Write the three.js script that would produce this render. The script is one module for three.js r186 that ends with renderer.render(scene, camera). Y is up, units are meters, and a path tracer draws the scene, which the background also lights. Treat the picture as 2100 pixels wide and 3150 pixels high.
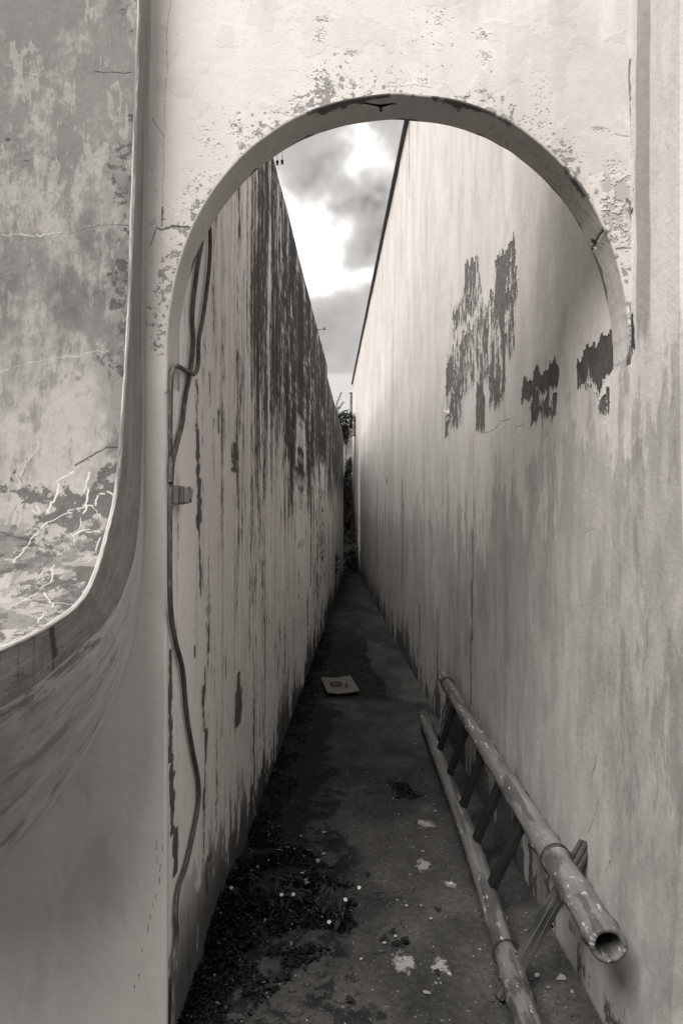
import * as THREE from 'three';
import { mergeGeometries, mergeVertices } from 'three/addons/utils/BufferGeometryUtils.js';
import { RoundedBoxGeometry } from 'three/addons/geometries/RoundedBoxGeometry.js';

// ---------------------------------------------------------------- camera, sky, sun, exposure
const F = 2400, EYE = 1.6;                       // focal length in photo pixels (frame 2100 x 3150), eye height in metres
const scene = new THREE.Scene();
const camera = new THREE.PerspectiveCamera(2 * Math.atan(1575 / F) * 180 / Math.PI, 682 / 1024, 0.05, 500);
camera.position.set(0, EYE, 0);
camera.lookAt(0, EYE, -10);
scene.add(camera);
const renderer = new THREE.WebGLRenderer({ antialias: true });
renderer.setSize(682, 1024);
renderer.toneMapping = THREE.LinearToneMapping;
const EXPO = 1.8;
renderer.toneMappingExposure = EXPO;
renderer.shadowMap.enabled = true;
const SUN = new THREE.Vector3(-0.37, 0.75, 0.54).normalize();
const sun = new THREE.DirectionalLight(new THREE.Color().setRGB(1, 0.965, 0.93), 3.1);
sun.position.copy(SUN).multiplyScalar(40).add(new THREE.Vector3(0, 0, -8));
sun.target.position.set(0, 0, -8);
sun.castShadow = true;
sun.shadow.radius = 70;                          // sun behind thin cloud: soft edges
sun.shadow.mapSize.set(2048, 2048);
Object.assign(sun.shadow.camera, { left: -22, right: 22, top: 22, bottom: -22, near: 1, far: 90 });
scene.add(sun, sun.target);

// ---------------------------------------------------------------- noise
let seed = 20240611;
const rnd = () => { seed = (seed + 0x6D2B79F5) | 0; let t = Math.imul(seed ^ (seed >>> 15), 1 | seed); t = (t + Math.imul(t ^ (t >>> 7), 61 | t)) ^ t; return ((t ^ (t >>> 14)) >>> 0) / 4294967296; };
const rr = (a, b) => a + (b - a) * rnd();
const HT = new Float32Array(65536); for (let i = 0; i < 65536; i++) HT[i] = rnd();
function vn(x, y) {
  const xf = Math.floor(x), yf = Math.floor(y); let fx = x - xf, fy = y - yf;
  fx = fx * fx * (3 - 2 * fx); fy = fy * fy * (3 - 2 * fy);
  const x0 = xf & 255, x1 = (xf + 1) & 255, y0 = (yf & 255) << 8, y1 = ((yf + 1) & 255) << 8;
  const a = HT[y0 | x0], b = HT[y0 | x1], c = HT[y1 | x0], d = HT[y1 | x1];
  return a + (b - a) * fx + (c - a) * fy + (a - b - c + d) * fx * fy;
}
function fbm(x, y, o = 4) { let s = 0, a = 0.5, n = 0; for (let i = 0; i < o; i++) { s += a * vn(x, y); n += a; a *= 0.5; x = x * 2.03 + 17.3; y = y * 2.03 + 41.7; } return s / n; }
function rag(x, y, o = 6) { let s = 0, a = .5, n = 0; for (let i = 0; i < o; i++) { s += a * vn(x, y); n += a; a *= .66; const t = x * 1.62 - y * 1.22 + 17.3; y = x * 1.22 + y * 1.62 + 41.7; x = t; } return s / n; }   // grainier: ragged outlines
function streak(x, y, o = 5) { let s = 0, a = .5, n = 0; for (let i = 0; i < o; i++) { s += a * vn(x, y); n += a; a *= .68; x = x * 2.07 + 17.3; y = y * 1.83 + 41.7; } return s / n; }
const vn3 = (x, y, z) => { const zf = Math.floor(z); let f = z - zf; f = f * f * (3 - 2 * f); return vn(x + zf * 37.17, y + zf * 61.31) * (1 - f) + vn(x + (zf + 1) * 37.17, y + (zf + 1) * 61.31) * f; };
function fbm3(x, y, z, o) { let s = 0, a = 0.5, n = 0; for (let i = 0; i < o; i++) { s += a * vn3(x, y, z); n += a; a *= 0.52; x = x * 2.1 + 3.1; y = y * 2.1 + 7.7; z = z * 2.1 + 1.9; } return s / n; }
const clamp = (x, a = 0, b = 1) => x < a ? a : x > b ? b : x;
const ss = (a, b, x) => { const t = clamp((x - a) / (b - a)); return t * t * (3 - 2 * t); };
const mix = (a, b, t) => a + (b - a) * t;
const box = (x, x0, x1, s) => ss(x0 - s, x0 + s, x) * (1 - ss(x1 - s, x1 + s, x));
const P = (px, py, d) => new THREE.Vector3((px - 1050) * d / F, EYE - (py - 1575) * d / F, -d);
const hAt = (py, d) => EYE - (py - 1575) * d / F;

// ---------------------------------------------------------------- sky: broken cloud
{
  const W = 2048, Hh = 1024, data = new Float32Array(W * Hh * 4);
  const lumps = [[985, 780, 95, 140, .54], [1100, 410, 100, 75, .46], [1060, 500, 120, 60, .26], [860, 590, 60, 80, .3], [1140, 830, 70, 45, .45], [1165, 560, 40, 60, .25],
    [1065, 1150, 30, 18, .13], [1118, 600, 48, 48, -.5], [935, 520, 60, 55, -.42], [1145, 760, 55, 130, -.30], [1040, 560, 30, 30, -.2], [1050, 960, 140, 70, -.16], [1040, 1080, 150, 60, -.14], [1190, 350, 40, 60, -.3]];
  for (let j = 0; j < Hh; j++) {
    const th = ((j + .5) / Hh - .5) * Math.PI, cy = Math.sin(th), ct = Math.cos(th);
    for (let i = 0; i < W; i++) {
      const ph = ((i + .5) / W - .5) * 2 * Math.PI, x = Math.cos(ph) * ct, z = Math.sin(ph) * ct, y = cy;
      let v;
      const n = fbm3(x * 5 + 9, y * 7 + 3, z * 5 + 5, 6), n2 = fbm3(x * 13 + 2, y * 15, z * 13 + 8, 5);
      let dn = (n - .5) * 2.4 + .24;
      if (z < -.3) {                             // the clouds seen above the alley
        const wx = (n2 - .5) * 210 + (fbm3(x * 42 + 7, y * 42, z * 42, 5) - .5) * 110, wy = (fbm3(x * 13 + 40, y * 15, z * 13 + 8, 5) - .5) * 210 + (fbm3(x * 42 + 27, y * 42, z * 42 + 9, 5) - .5) * 110;
        const px = 1050 + F * x / -z + wx, py = 1575 - F * y / -z + wy;
        const near = Math.exp(-(((px - 1050) / 420) ** 2) - (((py - 800) / 620) ** 2));
        let g = 0; for (const [cx, cyy, rx, ry, w] of lumps) g += w * Math.exp(-(((px - cx) / rx) ** 2) - (((py - cyy) / ry) ** 2));
        dn = mix(dn, (n - .5) * .5 + g * .95 - .04, clamp(near * 1.6));
      }
      dn += (n2 - .5) * .75 + (fbm3(x * 34, y * 38, z * 34 + 3, 4) - .5) * .3;
      const t = clamp((dn + .62) / 1.35);
      v = mix(.24, .60, ss(0, .52, t)) + 2.8 * ss(.40, 1.05, t) ** 1.8;
      v = mix(v, .62, ss(.32, -.05, y + .25 * (n2 - .5)) * .5);
      if (y < 0) v = mix(.4, .25, ss(0, -.3, y));
      v /= EXPO;
      const k = (j * W + i) * 4; data[k] = v; data[k + 1] = v * .965; data[k + 2] = v * .935; data[k + 3] = 1;
    }
  }
  const sky = new THREE.DataTexture(data, W, Hh, THREE.RGBAFormat, THREE.FloatType);
  sky.mapping = THREE.EquirectangularReflectionMapping; sky.magFilter = THREE.LinearFilter; sky.minFilter = THREE.LinearFilter; sky.wrapS = THREE.RepeatWrapping; sky.needsUpdate = true;
  scene.background = sky; scene.environment = sky;
}
console.log('sky done');

// ---------------------------------------------------------------- helpers
const used = new Map();
const numbered = (n) => { const k = used.get(n) ?? 0; used.set(n, k + 1); return k ? `${n}_${String(k).padStart(3, '0')}` : n; };
function tag(o, label, category, group, kind) { if (label) o.userData.label = label; if (category) o.userData.category = category; if (group) o.userData.group = group; if (kind) o.userData.kind = kind; return o; }
function mesh(name, geo, mat, parent = scene) { const m = new THREE.Mesh(geo, mat); m.name = parent === scene ? numbered(name) : name; m.castShadow = m.receiveShadow = true; parent.add(m); return m; }
function thing(name, pos, label, category, group) { const g = new THREE.Group(); g.name = numbered(name); g.position.set(...pos); scene.add(g); return tag(g, label, category, group); }
function local(geo, g) { geo.translate(-g.position.x, -g.position.y, -g.position.z); return geo; }   // geometry written in world metres, moved to its thing's base
const toSRGB = (c) => c <= .0031308 ? c * 12.92 : 1.055 * Math.pow(c, 1 / 2.4) - .055;
const LUT = new Uint8Array(4097); for (let i = 0; i <= 4096; i++) LUT[i] = Math.round(255 * toSRGB(i / 4096));
const WARM = [1, .962, .925];
// fn(u, v, o) fills o.a (reflectance), o.h (relief 0..1), o.r (roughness)
function surface(w, h, fn, { bump = .004, rough = .92, spec = .35 } = {}) {
  const c = new Uint8Array(w * h * 4), b = new Uint8Array(w * h * 4), o = { a: 0, h: .5, r: rough };
  for (let j = 0; j < h; j++) for (let i = 0; i < w; i++) {
    o.a = .5; o.h = .5; o.r = rough; fn((i + .5) / w, (j + .5) / h, o);
    const k = (j * w + i) * 4, a = clamp(o.a, .004, .9);
    c[k] = LUT[(a * 4096) | 0]; c[k + 1] = LUT[(a * WARM[1] * 4096) | 0]; c[k + 2] = LUT[(a * WARM[2] * 4096) | 0]; c[k + 3] = 255;
    b[k] = clamp(o.h) * 255; b[k + 1] = clamp(o.r) * 255; b[k + 2] = 0; b[k + 3] = 255;
  }
  const T = (d, cs) => { const t = new THREE.DataTexture(d, w, h, THREE.RGBAFormat); t.colorSpace = cs; t.magFilter = THREE.LinearFilter; t.minFilter = THREE.LinearMipmapLinearFilter; t.generateMipmaps = true; t.wrapS = t.wrapT = THREE.MirroredRepeatWrapping; t.needsUpdate = true; return t; };
  const bt = T(b, THREE.NoColorSpace);
  return new THREE.MeshPhysicalMaterial({ map: T(c, THREE.SRGBColorSpace), bumpMap: bt, bumpScale: bump, roughnessMap: bt, roughness: 1, specularIntensity: spec });
}
function plain(a, rough = .85, tint = WARM) { const m = new THREE.MeshPhysicalMaterial({ roughness: rough, specularIntensity: a < .1 ? .15 : .5 }); m.color.setRGB(a * tint[0], a * tint[1], a * tint[2]); return m; }
// a layer of thin marks (cracks, runs) drawn on a surface's own plane
class Marks {
  constructor(w, h, mx, my) { this.w = w; this.h = h; this.mx = mx; this.my = my; this.d = new Float32Array(w * h); this.core = .45; }
  dot(X, Y, rx, ry, s) {
    const { w, h, d } = this, x0 = Math.max(0, Math.floor(X - rx - 1)), x1 = Math.min(w - 1, Math.ceil(X + rx + 1)), y0 = Math.max(0, Math.floor(Y - ry - 1)), y1 = Math.min(h - 1, Math.ceil(Y + ry + 1));
    for (let y = y0; y <= y1; y++) for (let x = x0; x <= x1; x++) { const q = Math.sqrt(((x - X) / rx) ** 2 + ((y - Y) / ry) ** 2); const v = s * (1 - ss(this.core, 1.1, q)); if (v > d[y * w + x]) d[y * w + x] = v; }
  }
  line(pts, wid, s, jit = .004, widY) {          // wid in metres
    for (let k = 0; k < pts.length - 1; k++) {
      const [a0, b0] = pts[k], [a1, b1] = pts[k + 1], L = Math.hypot(a1 - a0, b1 - b0), n = Math.max(2, Math.ceil(L / .0022));
      for (let i = 0; i <= n; i++) {
        const t = i / n, a = mix(a0, a1, t) + (fbm(a0 * 31 + t * L * 28, b0 * 17 + 3, 3) - .5) * jit * 2, b = mix(b0, b1, t) + (fbm(b0 * 23 + t * L * 28, a0 * 11 + 9, 3) - .5) * jit * 2;
        const ww = wid * (.45 + 1.1 * vn(t * L * 40 + a0 * 7, b0 * 13)), X = this.mx(a), Y = this.my(b);
        this.dot(X, Y, Math.max(.75, Math.abs(this.mx(a + ww / 2) - X)), Math.max(.75, Math.abs(this.my(b + (widY ?? ww) / 2) - Y)), s);
      }
    }
  }
  at(u, v) { return this.d[Math.min(this.h - 1, (v * this.h) | 0) * this.w + Math.min(this.w - 1, (u * this.w) | 0)]; }
}
function grid(nu, nv, fn, uvfn, flip = false) {
  const p = new Float32Array((nu + 1) * (nv + 1) * 3), t = new Float32Array((nu + 1) * (nv + 1) * 2), ix = [];
  for (let j = 0, k = 0; j <= nv; j++) for (let i = 0; i <= nu; i++, k++) {
    const q = fn(i / nu, j / nv); p[k * 3] = q[0]; p[k * 3 + 1] = q[1]; p[k * 3 + 2] = q[2];
    const w = uvfn ? uvfn(i / nu, j / nv, q) : [i / nu, j / nv]; t[k * 2] = w[0]; t[k * 2 + 1] = w[1];
    if (i < nu && j < nv) { const a = k, b = k + 1, c = k + nu + 1, d = c + 1; flip ? ix.push(a, c, b, b, c, d) : ix.push(a, b, c, b, d, c); }
  }
  const g = new THREE.BufferGeometry(); g.setAttribute('position', new THREE.BufferAttribute(p, 3)); g.setAttribute('uv', new THREE.BufferAttribute(t, 2)); g.setIndex(ix); g.computeVertexNormals(); return g;
}
// an alley wall: uneven face towards the alley (side +1: faces +x, -1: faces -x), body behind it
function alleyWall({ d0, d1, nd, nh, xf, top, thick, side, uv, dfront }) {
  const D = (u, h) => { const a = dfront ? dfront(h) : d0; return mix(a, d1, u * u * .6 + u * .4); };
  const f = (u, v) => { const dd = mix(d0, d1, u), h = v * top(dd), d = D(u, h); return [xf(d, h), v === 0 ? -.155 : h, -d]; };
  const wuv = (u, v, q) => uv(-q[2], q[1]);
  const bk = (u, v) => { const q = f(u, v); return [q[0] - side * thick(-q[2]), q[1], q[2]]; };
  const parts = [grid(nd, nh, f, wuv, side < 0), grid(24, 4, bk, wuv, side > 0),
    grid(nd, 1, (u, v) => v ? bk(u, 1) : f(u, 1), wuv, side < 0),
    grid(1, nh, (u, v) => u ? bk(0, v) : f(0, v), (u, v, q) => uv(-q[2] + (u ? thick(d0) : 0), q[1]), side > 0), grid(1, nh, (u, v) => u ? bk(1, v) : f(1, v), wuv, side < 0)];
  return mergeGeometries(parts);
}
const xR = (d) => .90 - .0205 * d, xL = (d) => -.59 + .0335 * d;                       // the two faces of the alley
const dR = (px) => .90 / ((px - 1050) / F + .0205), dL = (px) => .59 / ((1050 - px) / F + .0335);
const rw = (px, py) => { const d = dR(px); return [d, hAt(py, d)]; };
const lw = (px, py) => { const d = dL(px); return [d, hAt(py, d)]; };

// ---------------------------------------------------------------- ground
const groundMat = surface(256, 256, (u, v, o) => { const n = fbm(u * 24, v * 24, 5); o.a = mix(.07, .16, n); o.h = n; }, { bump: .01 });
groundMat.map.repeat.set(200, 200); groundMat.bumpMap.repeat.set(200, 200);
tag(mesh('ground', new THREE.PlaneGeometry(600, 600).rotateX(-Math.PI / 2).translate(0, -.16, -60), groundMat), 'bare dark earth and concrete around the walls', 'ground', null, 'structure');

// ---------------------------------------------------------------- alley floor
{
  const W = 1024, Hh = 2048, U = (x) => (x + .62) / 1.5, V = (d) => d < 8 ? (d - 1.8) / 6.2 * .75 : .75 + (d - 8) / 20 * .25, Vi = (v) => v < .75 ? 1.8 + v / .75 * 6.2 : 8 + (v - .75) / .25 * 20;
  const fl = (px, py) => { const d = EYE * F / (py - 1575); return [(px - 1050) * d / F, d]; };
  const marks = new Marks(W, Hh, (x) => U(x) * W, (d) => V(d) * Hh);
  for (let k = 0; k < 120; k++) { const x = rr(-.5, .12), d = rr(2.2, 5.2); if (x > -.02 * d + .12) continue; const a = rr(-.5, .5), L = rr(.02, .07); marks.line([[x, d], [x + Math.cos(a) * L * .5, d + Math.sin(a) * L * .4], [x + Math.cos(a + .5) * L, d + Math.sin(a + .4) * L]], .004, 1, .012); }
  const pale = [[...fl(1310, 2535), .06, .06], [...fl(1300, 2660), .05, .05], [...fl(1385, 2720), .03, .03], [...fl(1240, 2960), .06, .06], [...fl(1350, 2970), .04, .05]];
  const blot = [[...fl(1230, 2430), .035, .09], [...fl(1235, 2905), .03, .03], [...fl(1170, 3130), .03, .02], [...fl(1345, 2797), .02, .02]];
  const lev = (x, d) => .006 * (fbm(x * 5 + 9, d * 3, 3) - .5) + .004 * (fbm(x * 30, d * 30, 3) - .5);
  const crust = (x, d) => { const edge = .06 - .035 * (d - 2.4) + .25 * (fbm(x * 4 + 3, d * 2.2 + 8, 3) - .5); return ss(.03, -.05, x - edge) * ss(7.5, 4.5, d); };
  const wet = (x, d) => { const wob = .12 * (fbm(d * 3.2, x * 3 + 5, 4) - .5), right = mix(.30, .42, ss(8.5, 6.9, d)) + wob; return ss(right + .012, right - .012, x) * ss(6.55, 6.75, d + wob * 1.6) * (1 - ss(9.2, 10.6, d + wob * 4)); };
  const mat = surface(W, Hh, (u, v, o) => {
    const x = u * 1.5 - .62, d = Vi(v);
    const n = fbm(x * 7, d * 5, 5), f = fbm(x * 60, d * 60, 4), g = vn(x * 190, d * 190);
    let a = mix(.034, .076, n) * mix(.62, 1.32, f), h = .45 + .15 * (f - .5) + .1 * (g - .5), r = .93;
    a *= mix(.72, 1.08, ss(.38, .6, fbm(x * 3.1 + 7, d * 1.7 + 2, 4)));
    const cr = crust(x, d), cn = fbm(x * 26 + 4, d * 22, 4);
    if (cr > 0) { a *= mix(1, mix(.40, .95, ss(.44, .54, rag(x * 16 + 4, d * 13, 6))), cr); h += cr * (.35 * ss(.42, .5, cn) - .12); }
    for (const [cx, cd, rx, rd] of pale) { const q = ((x - cx) / rx) ** 2 + ((d - cd) / (rd * 1.6)) ** 2; if (q < 4) { const p = Math.exp(-q) * .75 - rag(x * 60, d * 50, 6) + .08; if (p > 0) { a = mix(a, .30, ss(0, .3, p) * .8); h += .08; } } }
    for (const [cx, cd, rx, rd] of blot) { const q = ((x - cx) / rx) ** 2 + ((d - cd) / (rd * 1.6)) ** 2; if (q < 4) { const p = Math.exp(-q) * .85 - rag(x * 40 + 5, d * 30, 6) + .02; if (p > 0) a = mix(a, .02, ss(0, .12, p)); } }
    // moss and black dirt with its own ragged outline along both wall feet
    const wl = xL(d) + .03, ml = x - wl - .10 - .20 * ss(2.6, 3.2, d) * ss(7.2, 6, d) - .16 * (fbm(d * 2.2, 5, 3) - .5), mo = ss(.05, -.04, ml + .5 * (rag(x * 7 + 1, d * 5, 6) - .5)) * ss(.30, .48, rag(x * 26, d * 22, 5) + .10);
    a = mix(a, .018, mo * .93); h += mo * .25 * f;
    const w = wet(x, d), sp = ss(.62, .75, fbm(x * 50, d * 18, 3));
    a = mix(a, mix(.006, .03, sp * .5), w); r = mix(r, mix(.5, .85, f), w);
    if (g > .93 && f > .45) a = mix(a, .3, .6 * (1 - mo));
    const m = marks.at(u, v); if (m > 0) { a *= 1 - .75 * m; h -= .3 * m; }
    o.a = a; o.h = h; o.r = r;
  }, { bump: .009, spec: .12 });
  const xw = (u, d) => mix(xL(d) - .03, xR(d) - .035, u);
  const top = grid(70, 420, (u, v) => { const d = 1.2 + 26.6 * (v * v * .75 + v * .25), x = xw(u, d); const cr = crust(x, d); return [x, lev(x, d) + cr * .012 * (fbm(x * 26 + 4, d * 22, 4) - .5), -d]; }, (u, v, q) => [U(q[0]), V(-q[2])]);
  const edge = grid(1, 60, (u, v) => { const d = 1.2 + 26.6 * v; return [xw(1, d), u ? -.15 : lev(xw(1, d), d), -d]; }, (u, v, q) => [U(q[0]), V(-q[2])]);
  tag(mesh('gutter', grid(1, 40, (u, v) => { const d = 1.2 + 26.4 * v; return [mix(xR(d) - .036, xR(d) + .006, u), -.14, -d]; }), plain(.06, .9)), 'narrow open gutter between the floor slab and the right wall', 'gutter', null, 'structure');
  tag(mesh('alley_floor', mergeGeometries([top, edge]), mat), 'dark mossy concrete floor running down the narrow alley', 'floor', null, 'structure');
}
console.log('floor done');

// ---------------------------------------------------------------- right alley wall
{
  const W = 2048, Hh = 2048, U = (d) => d < 7 ? (d - 1.8) / 5.2 * .64 : .64 + (d - 7) / 19.4 * .36, Ui = (u) => u < .64 ? 1.8 + u / .64 * 5.2 : 7 + (u - .64) / .36 * 19.4;
  const marks = new Marks(W, Hh, (d) => U(d) * W, (h) => h / 6 * Hh), soft = new Marks(W, Hh, (d) => U(d) * W, (h) => h / 6 * Hh);
  const vline = (M, px, y0, y1, w, s, jit = .006) => { const d = dR(px), a = hAt(y0, d), b = hAt(y1, d), n = Math.max(2, Math.ceil(Math.abs(a - b) / .25)), pts = []; for (let i = 0; i <= n; i++) pts.push([d, mix(a, b, i / n)]); M.line(pts, w, s, jit); };
  // cracks and dark runs
  vline(marks, 1456, 1360, 1640, .02, .5, .012); vline(marks, 1453, 1640, 1790, .05, .65, .02); vline(marks, 1450, 1790, 1960, .06, .85, .02); vline(marks, 1447, 1960, 2160, .05, .8, .02);
  vline(marks, 1207, 975, 1130, .07, .6, .02); vline(soft, 1207, 1130, 1760, .12, .35, .03); vline(soft, 1236, 1500, 1800, .22, .5, .05); vline(marks, 1166, 1250, 1330, .05, .35); vline(soft, 1303, 1300, 1420, .06, .4); vline(soft, 1160, 1480, 1760, .2, .55, .05); vline(soft, 1120, 1350, 1700, .25, .55, .06);
  vline(soft, 1303, 1440, 1900, .05, .35, .02); vline(soft, 1345, 1880, 2060, .09, .75, .03); vline(soft, 1290, 1860, 2010, .12, .75, .03); vline(soft, 1196, 1830, 1930, .2, .7, .05); vline(soft, 1320, 1760, 1980, .05, .5, .02); vline(soft, 1275, 1300, 1600, .1, .18, .03);
  vline(soft, 1525, 1650, 2200, .05, .18, .02); vline(soft, 1555, 1500, 2300, .05, .14, .02); vline(soft, 1408, 1500, 2000, .06, .18, .02); vline(soft, 1380, 1850, 2150, .07, .35, .02); vline(soft, 1270, 1900, 2060, .1, .6, .03);
  for (let d = 8.4; d < 26; d += rr(.25, .8)) { const L = rr(.15, .9); soft.line([[d, 5.85], [d, 5.85 - L * .5], [d, 5.85 - L]], rr(.02, .08), rr(.3, .85), .01); }
  for (let k = 0; k < 40; k++) { const d = rr(4, 20), h = rr(3, 5.8), L = rr(.15, .7); soft.line([[d, h], [d, h - L]], rr(.01, .03), rr(.06, .22), .01); }
  const jag = (pts, w, s) => marks.line(pts.map(([a, b]) => rw(a, b)), w, s, .01);
  jag([[1490, 1335], [1520, 1325], [1545, 1295], [1570, 1290]], .006, .6); jag([[1575, 1340], [1590, 1315], [1612, 1310]], .006, .5);
  jag([[1833, 2330], [1828, 2360], [1818, 2398]], .004, .9); jag([[1838, 2470], [1825, 2520], [1805, 2570]], .004, .55); jag([[1870, 2655], [1875, 2650], [1862, 2680]], .004, .5);
  jag([[1400, 2050], [1394, 2130], [1392, 2200]], .01, .8); jag([[1800, 1640], [1830, 1630]], .004, .2);
  // blistered dark patches where the whitewash has come off
  const bx = (x0, x1, y0, y1, w, s = .03, dk = 1) => { const d1 = dR(x0), d0 = dR(x1), dm = (d0 + d1) / 2; return [d0, d1, hAt(y1, dm), hAt(y0, dm), w, s, dk]; };
  const peel = [bx(1425, 1474, 790, 900, .62), bx(1520, 1585, 745, 900, .66), bx(1390, 1480, 880, 1000, .58), bx(1515, 1592, 860, 1010, .66), bx(1372, 1590, 960, 1220, .57, .06), bx(1368, 1420, 1100, 1340, .58, .05), bx(1462, 1490, 1150, 1345, .68, .05), bx(1500, 1560, 1080, 1270, .62, .05),
    bx(1602, 1720, 1130, 1225, .74, .035, 1.6), bx(1690, 1722, 1105, 1160, .8, .02, 1.6), bx(1630, 1660, 1200, 1310, .66, .03, 1.5), bx(1655, 1722, 1190, 1300, .60, .04, 1.3), bx(1600, 1640, 1180, 1245, .7, .02, 1.3),
    bx(1770, 1872, 1080, 1190, .84, .03, 2), bx(1840, 1876, 1040, 1110, .9, .012, 1.9), bx(1862, 1905, 1020, 1150, .8, .012, 1.9), bx(1835, 1885, 1180, 1285, .64, .03, 1.4), bx(1770, 1790, 1180, 1238, .64, .02, 1.6), bx(1800, 1850, 1180, 1215, .6, .015, 1.5),
    bx(1255, 1278, 1430, 1455, .75, .1), bx(1185, 1200, 1465, 1500, .7, .1), bx(1160, 1330, 1440, 1480, .36, .1), bx(1316, 1328, 1410, 1432, .6, .05)];
  const band = [rw(1950, 0)[0], rw(1998, 0)[0]];
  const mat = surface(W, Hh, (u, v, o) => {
    const h = v * 6, d0_ = Ui(u), far = ss(5, 9, d0_), d = d0_ + .006 * (vn(h * 9, d0_ * 5) - .5);
    const s1 = fbm(d * mix(9, 4, far), h * 1.7, 5), s2 = rag(d * mix(26, 10, far) + 5, h * 9 + 9, 5), m1 = fbm(d * 1.3 + 3, h * 1.1, 4), f = fbm(d * 60, h * 60, 3), g = vn(d * 240, h * 240);
    let a = .64 * mix(.86, 1.1, m1) * mix(.86, 1.10, s1) * mix(.90, 1.08, s2) * mix(.95, 1.04, f) * (1 - .10 * ss(.50, .62, rag(d * 5 + 3, h * 2.6 + 5, 6))), hh = .5 + .3 * (fbm(d * 4, h * 4 + 3, 4) - .5) + .1 * (f - .5) + .06 * (g - .5), r = .93;
    // grey wash deepened to paint shade into the lower wall, ragged streaked edge
    const shadeWash = ss(-.05, .05, (1.55 + .45 * ss(4.6, 2.4, d) + 1.1 * (streak(d * 8, h * 1.6, 6) - .5) + .9 * (rag(d * 9 + 6, h * 5, 6) - .5)) - h); a *= mix(1, mix(.66, .78, ss(.36, .64, rag(d * 12, h * 5, 6))), shadeWash);
    // smeared repaint near the corner
    const nearC = ss(2.75, 2.25, d + .6 * (m1 - .5)), sm = streak(d * 9 + 3 + .25 * vn(h * 7, 3), h * 2.1 + 2, 6), sm2 = rag(d * 20, h * 11 + 6, 5);
    const smear = nearC * ss(.50, .58, sm * .75 + sm2 * .25) * ss(2.35, 1.9, h + .7 * (sm - .5)); a *= 1 - .22 * smear; hh -= .06 * smear;
    if (nearC > 0 && h < 1.4) { const br = fbm((d * .8 + h * .45) * 34, (h - d * .3) * 9, 4); a *= mix(1, mix(.93, 1.03, ss(.4, .6, br)), nearC); }
    const wob = .02 * (fbm(h * 2.3, 4, 4) - .5) + .012 * (fbm(h * 14, 8, 3) - .5);      // a run of grey cement wash beside the corner
    const bw = box(d, band[1] + wob, band[0] - .012 + wob * 1.4, .003) * ss(2.02, 2.15, h + (sm - .5) * .3); a *= 1 - .42 * bw;
    const nw = mix(.62, 1, ss(3.3, 4, d)), wd = d + .16 * nw * (rag(d * 7, h * 7 + 2, 5) - .5) * (d > 6 ? 2.4 : 1), wh = h + .26 * nw * (rag(d * 9 + 4, h * 5, 5) - .5); let m = 0, dk = 1; for (const [d0, d1, h0, h1, w, s, k] of peel) { const q = w * box(wd, d0, d1, s * (d > 6 ? 3 : 1)) * box(wh, h0, h1, s * 1.6); if (q > m) { m = q; dk = k; } }
    if (m > .02) {
      const st = .40 * streak(d * mix(26, 8, far) + 1, h * 5, 6) + .35 * streak(d * mix(60, 20, far), h * 17 + 4, 5) + .25 * rag(d * 30, h * 24, 5), p = ss(-.015, .03, m * .92 - st);
      a = mix(a, .40, ss(-.07, -.03, m * .92 - st) * .6);
      if (p > 0) { const body = mix(.08, .21, rag(d * 40, h * 26 + 2, 5)) / (dk * .75 + .25); a = mix(a, body, p); hh -= .45 * p; }
      const rim = ss(-.09, -.02, m * .92 - st) * (1 - p); hh += rim * .2;
    }
    const k = marks.at(u, v); if (k > 0) { const kk = k * ss(.2, .5, fbm(d * 80, h * 30, 3) + .25); a = mix(a, .05, kk * .85); hh -= .3 * kk; }
    const q = soft.at(u, v); if (q > 0) a = mix(a, .11, q * ss(.3, .62, .5 * fbm(d * mix(40, 14, far), h * 3 + 1, 4) + .5 * f + .06) * .95);
    // dirt splashed up the foot of the wall
    const fr = rag(d * 14, h * 9, 6), ft = ss(-.04, .06, (.03 * ss(2.7, 3.4, d) + .55 * ss(2.8, 4.2, d) * Math.max(0, fbm(d * 3.5, 2, 4) - .34)) * 2.2 - h - .9 * (fr - .42)) * ss(.6, .1, h); a = mix(a, .045, ft * .85);
    // black mould in the corner with the archway wall
    const cd = Math.abs(d - 2.3); if (cd < .06 && h > 1.9) { const mz = Math.max(box(h, 2.06, 2.2, .06), .8 * box(h, 2.45, 2.54, .04), .45 * box(h, 2.8, 2.92, .03)), mo = ss(-.03, .06, .75 * mz * ss(.05, .0, cd) - rag(d * 30, h * 22, 5) + .02); a = mix(a, .05, mo); }
    o.a = a; o.h = hh; o.r = r;
  }, { bump: .009 });
  const g = thing('alley_wall', [.85, 0, -2], 'tall pale plaster wall on the right of the alley with blistered dark patches', 'wall');
  const dfront = (h) => h > 2 ? 1.985 : h > 1.1 ? mix(1.955, 1.985, ss(1.1, 2, h)) : mix(2.05, 1.955, ss(0, 1.1, h));
  const wall = alleyWall({ d0: 2.0, d1: 26, nd: 200, nh: 120, side: -1, top: () => 5.84, thick: () => .26, dfront,
    xf: (d, h) => xR(d) + .008 * (fbm(d * 1.3, h * 1.2 + 5, 3) - .5) * ss(2.45, 2.8, d), uv: (d, h) => [U(d), h / 6] });
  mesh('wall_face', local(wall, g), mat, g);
  const cop = []; for (let k = 0; k < 12; k++) { const a = 2.0 + k * 2.0, b = a + 1.992, xm = xR((a + b) / 2) + .11; const q = new RoundedBoxGeometry(.31, .04, b - a, 2, .006); q.rotateY(Math.atan(.0205)); q.translate(xm, 5.865 + .012 * (fbm(k * 1.7, 3, 2) - .5), -(a + b) / 2); cop.push(q); }
  const copMat = plain(.10, .85);
  for (const q of cop) mesh('coping_strip', local(q, g), copMat, g);
}
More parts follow.
